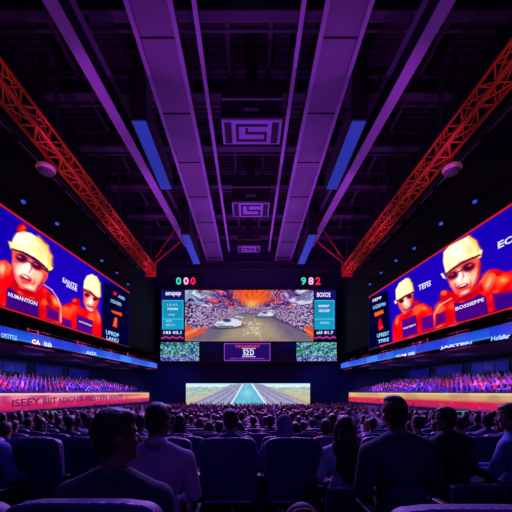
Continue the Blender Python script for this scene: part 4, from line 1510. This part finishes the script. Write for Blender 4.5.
def person(label, loc, rz=0.0, sc=1.0, shirt=(40, 50, 90), skin='skin', hairm='hair', group=None, eyes=False, collar=None, legs=True, shirt_name='shirt', **kw):
    r = Rig(**kw)
    t = thing('person', label, 'person', loc, rz, group)
    t.scale = (sc,) * 3
    body = meshobj('body', r.body_mesh(), M[skin], t)
    s_ = meshobj(shirt_name, r.shirt_mesh(), M['cloth'], t)
    s_.color = lin(shirt)
    if collar is not None:
        c_ = obj('collar', r.collar_mesh(), M['cloth'], s_, True)
        c_.color = lin(collar)
    hood = kw.get('hair') == 'hood'
    h_ = meshobj('hood' if hood else ('cap' if kw.get('hair') == 'cap' else 'hair'), r.hair_mesh(), M['cloth'] if hood or kw.get('hair') == 'cap' else M[hairm], t)
    h_.color = lin(shirt) if hood else lin((30, 30, 46))
    if legs:
        meshobj('trousers', r.trouser_mesh(), M['trousers'], t)
        for q in (-1, 1):
            obj('shoe', r.shoe_bm(q), M['shoe'], t, True)
    if eyes:
        for q in (-1, 1):
            bm = nb()
            r.e(bm, (q * 0.031, 0.088, 1.288), (0.0125, 0.0125, 0.0105), r.H)
            e = obj('eye', bm, M['eye'], t, True)
            bm = nb()
            r.e(bm, (q * 0.031, 0.0985, 1.288), (0.0055, 0.004, 0.0055), r.H)
            obj('iris', bm, M['hair'], e, True)
    return t, r


def seat_copy(src, label, x, y, z=0.0, rz=0.0, group=None, tall=1.0):
    o = copy_tree(src)
    o.scale = (1, 1, tall)
    o.location = (x, y, z)
    o.rotation_euler = (0, 0, rz)
    o['label'] = label
    if group: o['group'] = group
    return o


# --- nearest row (purple seat tops at the bottom corners)
GS = 'high-backed auditorium seats'
seat_copy(seat_hi, 'empty seat with purple-lit top at the bottom left corner', -1.085, 1.2, group=GS, tall=1.05)
seat_copy(seat_hi, 'dark blue seat directly behind the man in the bottom left', -0.55, 1.17, group=GS, tall=1.06)
seat_copy(seat_hi, 'empty dark seat at bottom centre with a black bag on it', 0.13, 1.16, group=GS, tall=0.98)
seat_copy(seat_hi, 'empty seat with purple-lit top at the bottom right, behind the broad-shouldered man', 0.725, 1.16, group=GS, tall=1.045)
# bag
t = thing('shoulder_bag', 'black rounded bag standing on the seat at bottom centre', 'bag', (0.235, 1.46, 0.475))
bm = nb()
ell(bm, (0, 0, 0.24), (0.125, 0.10, 0.25), seg=24, rings=16)
ell(bm, (0, 0, 0.13), (0.165, 0.12, 0.135), seg=24, rings=12)
me = remesh(bm, 0.012, 6)
meshobj('body', me, M['bag'], t)
bm = nb()
pp = [Vector((0.128 * math.cos(a), -0.045, 0.245 + 0.228 * math.sin(a))) for a in [PI * k / 24 for k in range(25)]]
for a_, b_ in zip(pp[:-1], pp[1:]):
    tube(bm, a_, b_, 0.005, seg=8)
obj('strap', bm, M['bag_trim'], t, True)

# --- the people in front of the camera
person('man seen from behind at bottom left, short dark hair, head turned right', (-0.595, 1.47, -0.02), 0.0, 1.0, (22, 26, 58),
       skin='skin_dim', hair='short', head=(-0.02, 0, -0.85), lean=-0.02, eyes=True, shirt_name='jacket', twist=-0.1)
seat_copy(seat_lo, 'low-backed seat under the man in the pale shirt', -0.64, 1.98, group='low-backed seats')
person('man in pale lavender shirt seated in front of the bottom-left man, head turned right', (-0.635, 2.26, -0.02), 0.0, 1.0, (140, 122, 165),
       skin='skin_dim', hair='short', head=(-0.1, 0.04, -0.45), collar=(150, 132, 175), eyes=True)
seat_copy(seat_lo, 'low-backed seat under the long-haired woman', 0.87, 2.74, group='low-backed seats')
person('woman with very long brown hair in a pale blouse, seen from behind', (0.875, 3.02, 0.0), 0.0, 0.885, (205, 180, 225),
       hairm='hair_brown', hair='long', wide=0.9, shirt_name='blouse')
person('broad-shouldered man in dark navy jacket seen from behind, right of centre', (1.09, 2.35, 0.0), 0.0, 1.02, (20, 28, 66),
       skin='skin_dim', hair='short', jacket=True, wide=0.99, roll=-0.06, head=(-0.02, -0.04, 0.12), shirt_name='jacket')
seat_copy(seat_lo, 'low-backed seat under the broad-shouldered man', 1.09, 2.07, group='low-backed seats')
seat_copy(seat_lo, 'low-backed seat under the man in the black suit', 1.96, 2.84, group='low-backed seats')
person('man in black suit looking left, between broad-shouldered man and denim-shirted man', (1.92, 3.12, 0.0), 0.12, 0.94, (12, 13, 26),
       skin='skin_dim', hair='short', jacket=True, wide=1.05, head=(-0.08, -0.06, 0.6), roll=-0.07, eyes=True, shirt_name='suit_jacket')
seat_copy(seat_lo, 'low-backed seat under the denim-shirted man at the right edge', 2.52, 2.74, 0.0, 0.35, group='low-backed seats')
person('man in blue denim shirt at the right edge, turned left, hands together', (2.42, 3.0, 0.0), 0.35, 0.96, (70, 96, 165),
       hair='full', hairm='hair_brown', head=(-0.05, 0, 0.9), eyes=True, lean=0.06, twist=0.35,
       arms={1: ((0.22, 0.10, 0.76), (0.05, 0.30, 0.76)), -1: ((-0.23, 0.10, 0.76), (-0.05, 0.30, 0.74))})
person('person in pale purple top cut off by the left edge, arm on armrest', (-2.33, 2.92, 0.0), -0.2, 0.94, (120, 105, 190),
       hair='short', arms={1: ((0.27, 0.03, 0.76), (0.25, 0.27, 0.70)), -1: ((-0.25, 0.03, 0.76), (-0.15, 0.27, 0.66))})
seat_copy(seat_lo, 'low-backed seat at the left edge under the person in purple', -2.28, 2.64, 0.0, -0.2, group='low-backed seats')

# --- third row: high-backed seats seen whole from behind
cols2 = [-0.19 + 0.6 * k for k in range(-4, 6)]
row2 = [x for x in cols2 if not (0.7 < x < 2.7)]
names = {}
vis = []
for x in row2:
    px = CX + x * F / 3.1
    if px < -40 or px > 552: continue
    vis.append(x)
desc = ['farthest left, half out of frame', 'below the raised watching heads at left', 'just left of the pale-shirted man', 'behind the pale-shirted man', 'with a dark-haired man sitting in it', 'with a hooded person sitting in it']
for k, x in enumerate(vis):
    d = {0: 'at the far left of the third row', 1: 'third row, second from the left', 2: 'third row, third from the left', 3: 'third row, just right of the pale-shirted man',
         4: 'third row, in which a dark-haired man sits', 5: 'third row, in which a hooded person sits', 6: 'third row, at the far right edge'}
    px = CX + x * F / 3.1
    if abs(px - 165) < 20: dd_ = 'just right of the pale-shirted man'
    elif abs(px - 229) < 20: dd_ = 'with a dark-haired man sitting in it'
    elif abs(px - 292) < 20: dd_ = 'with a hooded person sitting in it'
    elif px < 0: dd_ = 'half out of frame at the left'
    elif px < 70: dd_ = 'left of the bottom-left man'
    elif px < 130: dd_ = 'beyond the bottom-left man\'s head'
    else: dd_ = 'at the far right edge'
    seat_copy(seat_hi, f'high-backed blue seat in the third row, {dd_}', x, 3.1, 0.0, group=GS)
person('dark-haired man in the third row, head above the left of two big seats', (-0.19, 3.39, -0.03), 0.0, 0.93, (60, 54, 110), voxel=0.011,
       hair='full', arms={1: ((0.30, 0.0, 0.78), (0.2, 0.25, 0.70)), -1: ((-0.30, 0.0, 0.78), (-0.2, 0.25, 0.70))})
person('hooded person in the third row, head above the right of two big seats', (0.36, 3.39, 0.0), 0.0, 0.87, (110, 84, 140), voxel=0.011,
       hair='hood', arms={1: ((0.28, 0.0, 0.78), (0.2, 0.25, 0.70)), -1: ((-0.30, 0.0, 0.78), (-0.2, 0.25, 0.70))}, shirt_name='hoodie')

# --- crowd variants
ARM_LAP = None
ARM_UP = {1: ((0.26, 0.14, 1.05), (0.16, 0.24, 1.30)), -1: ((-0.25, 0.03, 0.76), (-0.15, 0.27, 0.66))}
ARM_BOTH = {1: ((0.30, 0.06, 1.14), (0.20, 0.12, 1.42)), -1: ((-0.30, 0.06, 1.14), (-0.20, 0.12, 1.42))}
specs = [dict(hair='short'), dict(hair='full', head=(0, 0, 0.3)), dict(hair='long', wide=0.9), dict(hair='cap', head=(0.03, 0, -0.3)), dict(hair='bun', wide=0.9, head=(0, 0, 0.5)),
         dict(hair='short', arms=ARM_UP), dict(hair='crew', wide=1.06)]
hairtxt = ['short-haired', 'thick-haired', 'long-haired', 'capped', 'bun-haired', 'arm-raising', 'close-cropped']
near_v, far_v = [], []
for k, sp in enumerate(specs):
    t, r = person('', (0, 0, -50), 0, 1.0, (60, 60, 90), voxel=0.016, skin='skin_dim' if k % 2 else 'skin', hairm='hair_brown' if k in (2, 4) else 'hair', fingers=True, **sp)
    near_v.append(t)
    # fused one-object version for the far rows
    r = Rig(voxel=0.030, **sp)
    parts = [(r.body_mesh(), 0), (r.shirt_mesh(), 1), (r.hair_mesh(), 2), (r.trouser_mesh(), 3)]
    V, Fc, mi = [], [], []
    for me, m_ in parts:
        o = len(V)
        V += [tuple(v.co) for v in me.vertices]
        for p in me.polygons:
            Fc.append(tuple(o + i for i in p.vertices)); mi.append(m_)
        bpy.data.meshes.remove(me)
    me = bpy.data.meshes.new('spectator')
    me.from_pydata(V, [], Fc)
    for m_ in (M['skin_dim' if k % 2 else 'skin'], M['cloth'], M['cloth'] if sp['hair'] == 'cap' else M['hair_brown' if k in (2, 4) else 'hair'], M['trousers']):
        me.materials.append(m_)
    me.polygons.foreach_set('material_index', mi)
    me.polygons.foreach_set('use_smooth', [True] * len(me.polygons))
    far_v.append(me)

COLS = [((30, 36, 84), 'navy'), ((52, 40, 110), 'violet'), ((86, 70, 140), 'lavender'), ((26, 26, 40), 'black'), ((44, 64, 130), 'blue'), ((96, 44, 92), 'plum'), ((120, 110, 160), 'pale grey'),
        ((150, 40, 44), 'red')]
crowd = []          # (row, x, y, z, variant, colour, scale)
rows = list(range(3, 17))
for rI in rows:
    Y = 3.1 + 0.9 * (rI - 2)
    half = min(0.80 * Y + 0.5, Wl(Y) - 3.6)
    off = 0.0 if rI % 2 else 0.3
    n0 = int(math.floor((-half + 0.19 - off) / 0.6)) + 1
    x = -0.19 + off + 0.6 * n0
    while x < half:
        crowd.append([rI, x, Y])
        x += 0.6

rr = random.Random(5)
by_row = {}
for c in crowd: by_row.setdefault(c[0], []).append(c)
npers = nseat = 0
GP = 'spectators seated in the floor rows'
for rI in rows:
    L = sorted(by_row[rI], key=lambda c: c[1])
    vis = [c for c in L if -6 < CX + c[1] * F / (c[2] + 0.3) < 518]
    kS = kP = 0
    for c in vis:
        _, x, Y = c
        z = floor_z(Y + 0.2)
        kS += 1
        src = seat_hi if rI <= 5 else seat_far
        if nseat < 270:
            seat_copy(src, f'blue seat, {ordw[kS - 1]} from left in the {ordw[rI]} row', x, Y, z, group=GS)
            nseat += 1
        if rI == 3 and abs(x - 0.4) < 0.5: continue          # gap so the seats behind show
        if rI == 3 and rr.random() < 0.30: continue
        if rr.random() < 0.13: continue
        if npers >= 284: continue
        kP += 1
        v = rr.choice([0, 0, 1, 1, 2, 2, 3, 4, 5 if rI > 5 else 1, 6, 0])
        (col, cn) = rr.choice(COLS[:7])
        if rI == 4 and abs((CX + x * F / (Y + 0.3)) - 318) < 26:
            col, cn = COLS[7]; v = 2
        sc = 0.86 + rr.random() * 0.10 - (0.03 if rI < 6 else 0)
        lab = f'{hairtxt[v]} spectator in {cn} top, {ordw[kP - 1]} person from left in the {ordw[rI]} row'
        if rI <= 6:
            o = copy_tree(near_v[v])
            for ch in o.children:
                if ch.name.startswith('shirt'): ch.color = lin(col)
        else:
            o = link('person', far_v[v])
            o.color = lin(col)
        o.location = (x + rr.uniform(-0.05, 0.05), Y + 0.29 + rr.uniform(-0.02, 0.05), z)
        o.rotation_euler = (0, 0, rr.uniform(-0.35, 0.35))
        o.scale = (sc,) * 3
        tag(o, lab, 'person', GP)
        npers += 1

# drop the templates
def kill(o):
    for ch in list(o.children): kill(ch)
    bpy.data.objects.remove(o)
for t in near_v + [seat_hi, seat_lo, seat_far]:
    kill(t)

# --- far crowd as uncountable stuff
def low_person(rs, up=False):
    """small faceted spectator, verts and faces with a part id: 0 clothes 1 skin 2 hair 3 phone"""
    V, Fc, pid = [], [], []
    def ring(c, rx, ry, n):
        b = len(V)
        for k in range(n):
            a = 2 * PI * k / n
            V.append((c[0] + rx * math.cos(a), c[1] + ry * math.sin(a), c[2]))
        return b
    def loft(rings, n, p):
        bs = [ring(c, rx, ry, n) for c, rx, ry in rings]
        for a, b in zip(bs[:-1], bs[1:]):
            for k in range(n):
                Fc.append((a + k, a + (k + 1) % n, b + (k + 1) % n, b + k)); pid.append(p)
        Fc.append(tuple(bs[-1] + k for k in range(n))); pid.append(p)
        Fc.append(tuple(bs[0] + k for k in range(n))[::-1]); pid.append(p)
    loft([((0, 0.02, 0.0), 0.2, 0.16), ((0, 0.0, 0.45), 0.2, 0.15), ((0, 0, 0.75), 0.19, 0.13), ((0, 0, 0.98), 0.22, 0.11), ((0, 0, 1.04), 0.13, 0.08), ((0, 0, 1.10), 0.06, 0.06)], 8, 0)
    loft([((0, 0.03, 1.08), 0.05, 0.05), ((0, 0.04, 1.16), 0.06, 0.06), ((0, 0.03, 1.24), 0.072, 0.085), ((0, 0.02, 1.33), 0.05, 0.06)], 8, 1)
    loft([((0, -0.025, 1.14), 0.05, 0.05), ((0, -0.02, 1.24), 0.086, 0.09), ((0, -0.01, 1.32), 0.078, 0.088), ((0, 0.0, 1.38), 0.035, 0.04)], 8, 2)
    if up:
        for q in ((-1, 1) if up == 2 else (1,)):
            loft([((q * 0.22, 0, 0.98), 0.05, 0.05), ((q * 0.27, 0.08, 1.16), 0.045, 0.045), ((q * 0.22, 0.12, 1.42), 0.03, 0.03)], 6, 0)
            loft([((q * 0.22, 0.12, 1.41), 0.035, 0.02), ((q * 0.22, 0.13, 1.52), 0.04, 0.02)], 6, 1)
    return V, Fc, pid


def crowd_mesh(name, label, places, palette, seed, phones=0.0, rz=0.0, upf=0.25):
    rs = random.Random(seed)
    V, Fc, col = [], [], []
    for (x, y, z, sc, ang, c) in places:
        up = rs.random()
        up = 2 if up < upf * 0.5 else (1 if up < upf else 0)
        v, f, pid = low_person(rs, up)
        b = len(V)
        ca, sa = math.cos(ang), math.sin(ang)
        pc = {0: lin(c), 1: lin((150 + rs.randint(-30, 30), 104, 90)), 2: lin(rs.choice([(26, 20, 24), (50, 34, 30), (90, 70, 60), (24, 24, 40)]))}
        vc = {}
        for ff, p in zip(f, pid):
            Fc.append(tuple(b + i for i in ff))
            for i in ff: vc[i] = pc[p]
        for i, (a, d, e) in enumerate(v):
            V.append((x + sc * (a * ca - d * sa), y + sc * (a * sa + d * ca), z + sc * e))
            col.append(vc.get(i, pc[0]))
    me = bpy.data.meshes.new(name)
    me.from_pydata(V, [], Fc)
    at_ = me.color_attributes.new('Col', 'FLOAT_COLOR', 'POINT')
    at_.data.foreach_set('color', np.array(col, np.float32).ravel())
    me.materials.append(M['crowd'])
    o = link(name, me)
    return tag(o, label, 'crowd', None, 'stuff')


pl_ = []
Y = 3.1 + 0.9 * 15
pal = [(70, 60, 130), (120, 90, 160), (150, 120, 190), (50, 50, 110), (170, 120, 150), (60, 70, 150), (110, 50, 100), (180, 160, 200)]
while Y < 32.2:
    half = min(0.80 * Y + 0.5, Wl(Y) - 3.2)
    x = -half + rr.random() * 0.3
    while x < half:
        if rr.random() < 0.94:
            pl_.append((x, Y + rr.uniform(-0.15, 0.15), floor_z(Y), 0.86 + rr.random() * 0.17, rr.uniform(-0.4, 0.4), rr.choice(pal)))
        x += 0.54
    Y += 0.85
crowd_mesh('distant_crowd', 'dense crowd of small spectators filling the floor up to the stage', pl_, pal, 3, upf=0.3)
for s in (-1, 1):
    pl_ = []
    for k in range(8):
        Y = 6.5
        while Y < 33.4:
            d = -0.4 - k * 0.55
            p = P(s, Y, d, -0.75 + k * 0.16)
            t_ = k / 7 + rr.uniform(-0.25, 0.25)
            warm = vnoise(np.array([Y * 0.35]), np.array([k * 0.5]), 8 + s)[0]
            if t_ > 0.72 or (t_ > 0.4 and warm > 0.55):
                c = rr.choice([(235, 60, 90), (240, 90, 70), (220, 60, 150), (250, 120, 110), (190, 60, 170)])  # pink light on the upper rows, put into the clothes colour
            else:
                c = rr.choice([(70, 90, 220), (110, 120, 240), (60, 60, 190), (150, 130, 235), (90, 60, 190), (190, 190, 250)])  # blue light on the lower rows, likewise in the clothes colour
            if rr.random() < 0.93:
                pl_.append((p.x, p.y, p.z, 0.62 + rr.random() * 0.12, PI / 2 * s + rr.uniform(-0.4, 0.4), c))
            Y += 0.40
    crowd_mesh('stand_crowd', f'tightly packed crowd coloured by pink and blue light filling the {SIDE[s]} stand', pl_, pal, 11 + s, upf=0.1)
    pl_ = []
    Y = 8
    while Y < 35:
        for dd_ in (-0.5, -1.3):
            if rr.random() < 0.7:
                p = P(s, Y, dd_, 2.5)
                pl_.append((p.x, p.y, p.z, 0.66 + rr.random() * 0.12, PI / 2 * s, rr.choice([(30, 30, 70), (50, 40, 100), (20, 20, 40)])))
        Y += 0.75
    crowd_mesh('balcony_crowd', f'shadowy line of spectators on the {SIDE[s]} balcony above the ribbon display', pl_, pal, 21 + s, upf=0.1)

# ------------------------------------------------------------------ light
def spot(name, loc, target, power, rgb, angle=100, blend=0.6, r=0.0):
    l = bpy.data.lights.new(name, 'SPOT')
    l.energy = power
    l.color = lin(rgb)[:3]
    l.spot_size = math.radians(angle)
    l.spot_blend = blend
    l.shadow_soft_size = r
    o = bpy.data.objects.new(name, l)
    COL.objects.link(o)
    o.location = loc
    o.rotation_euler = (Vector(target) - Vector(loc)).to_track_quat('-Z', 'Y').to_euler()
    return o


PUR, MAG, BLU, LAV, PNK, ORG = (165, 80, 235), (200, 62, 235), (40, 60, 255), (150, 120, 255), (255, 80, 200), (255, 112, 52)
for Y, kk in ((7, 0.45), (14, 0.85), (21, 1.1), (28, 1.35)):
    for s in (-1, 1):
        spot('roof_fill', (s * 2.0, Y, CZ + 7.0), (s * 3.4, Y + 3, CZ + 15), 760 * kk, PUR, 120)  # unseen purple spot added to light the girders from below
        spot('beam_fill', (s * 8.2, Y - 1, CZ + 8.0), (s * 5.8, Y + 3, CZ + 13.5), 760 * kk, MAG, 90)  # unseen magenta spot added to brighten the narrow beams
    spot('roof_fill', (0, Y, CZ + 8.0), (0, Y + 2, CZ + 15), 260 * kk, MAG, 110)  # added the same way for the middle of the roof
for s in (-1, 1):
    for Y in (10, 16, 22, 28):
        spot('truss_fill', (s * 7.0, Y, CZ + 9.2), (s * 8.95, Y + 1.0, CZ + 11.2), 45, ORG, 60)  # unseen orange spot added to colour the truss
    for Y in (8, 12, 16, 20, 24, 28, 32):
        spot('stand_fill', P(s, Y, -1.2, 2.25), P(s, Y + 0.5, -2.6, 0.3), 560, (110, 110, 255), 150)  # unseen blue spot added to brighten the stand crowd
        spot('stand_fill', P(s, Y + 2, 2.6, 3.8), P(s, Y + 2, -4.0, 0.7), 2500, PNK, 50)  # added pink spot without a fixture, for the stand rows
        spot('aisle_fill', P(s, Y, 1.4, 2.2), P(s, Y, 1.0, -2.0), 90, (120, 110, 255), 120)  # added spot without a fixture, lifts the aisle and fascia
    spot('corner_fill', (s * 7.5, 32, CZ + 1.5), (s * 8.2, 36, CZ - 0.8), 500, BLU, 120)  # unseen blue spot added for the glow in the front corner
    spot('front_fill', (s * 4.5, 33.0, CZ + 7.0), (s * 4.5, 36, CZ + 1.5), 320, BLU, 130)  # unseen blue spot added to wash the front wall
    spot('front_fill', (s * 5.5, 30.0, CZ + 9.0), (s * 5.5, 36, CZ + 12.5), 160, BLU, 130)  # another added spot, for the wall above the screens
# unseen spots added to brighten the audience from the stage side
for x in (-4.5, 0, 4.5):
    spot('crowd_fill', (x, 33.5, CZ + 10.5), (x, 24, CZ - 1.5), 15000, (225, 120, 255), 75)
for x in (-6, 0, 6):
    spot('crowd_fill', (x, 20, CZ + 11.0), (x * 0.7, 10, CZ - 0.5), 3400, (165, 110, 250), 85)
for x in (-4, 0, 4):
    spot('rim_fill', (x, 11.0, CZ + 9.0), (x * 0.4, 3.0, CZ - 0.4), 1500, (120, 95, 240), 70)  # unseen spot added to rim heads and seat tops
# unseen fill spots added behind the camera
for x in (-3, 3):
    spot('camera_fill', (x, -3.0, CZ + 6.0), (x * 0.3, 4.5, CZ - 0.6), 150, (70, 84, 220), 80)
spot('camera_fill', (-2.6, -1.0, CZ + 2.2), (-1.5, 1.15, CZ - 0.45), 60, (190, 60, 255), 26)  # added purple fill for the seat top at bottom left
spot('camera_fill', (2.6, -1.0, CZ + 2.2), (0.8, 1.1, CZ - 0.45), 60, (190, 60, 255), 36)  # added purple fill for the seat top at bottom right

w = bpy.data.worlds.new('World')
S.world = w
w.use_nodes = True
w.node_tree.nodes['Background'].inputs['Color'].default_value = (0.012, 0.010, 0.05, 1)
w.node_tree.nodes['Background'].inputs['Strength'].default_value = 0.25

# ------------------------------------------------------------------ camera
cam = bpy.data.cameras.new('camera')
co = bpy.data.objects.new('camera', cam)
COL.objects.link(co)
co.location = (0, 0, CZ)
co.rotation_euler = (PI / 2, 0, 0)
cam.sensor_width = 36
cam.lens = F / 512 * 36
cam.shift_x = (256 - CX) / 512
cam.shift_y = (CY - 256) / 512
cam.clip_start = 0.05
cam.clip_end = 200
S.camera = co
S.view_settings.view_transform = 'Standard'
S.view_settings.look = 'None'
S.view_settings.exposure = 0.0
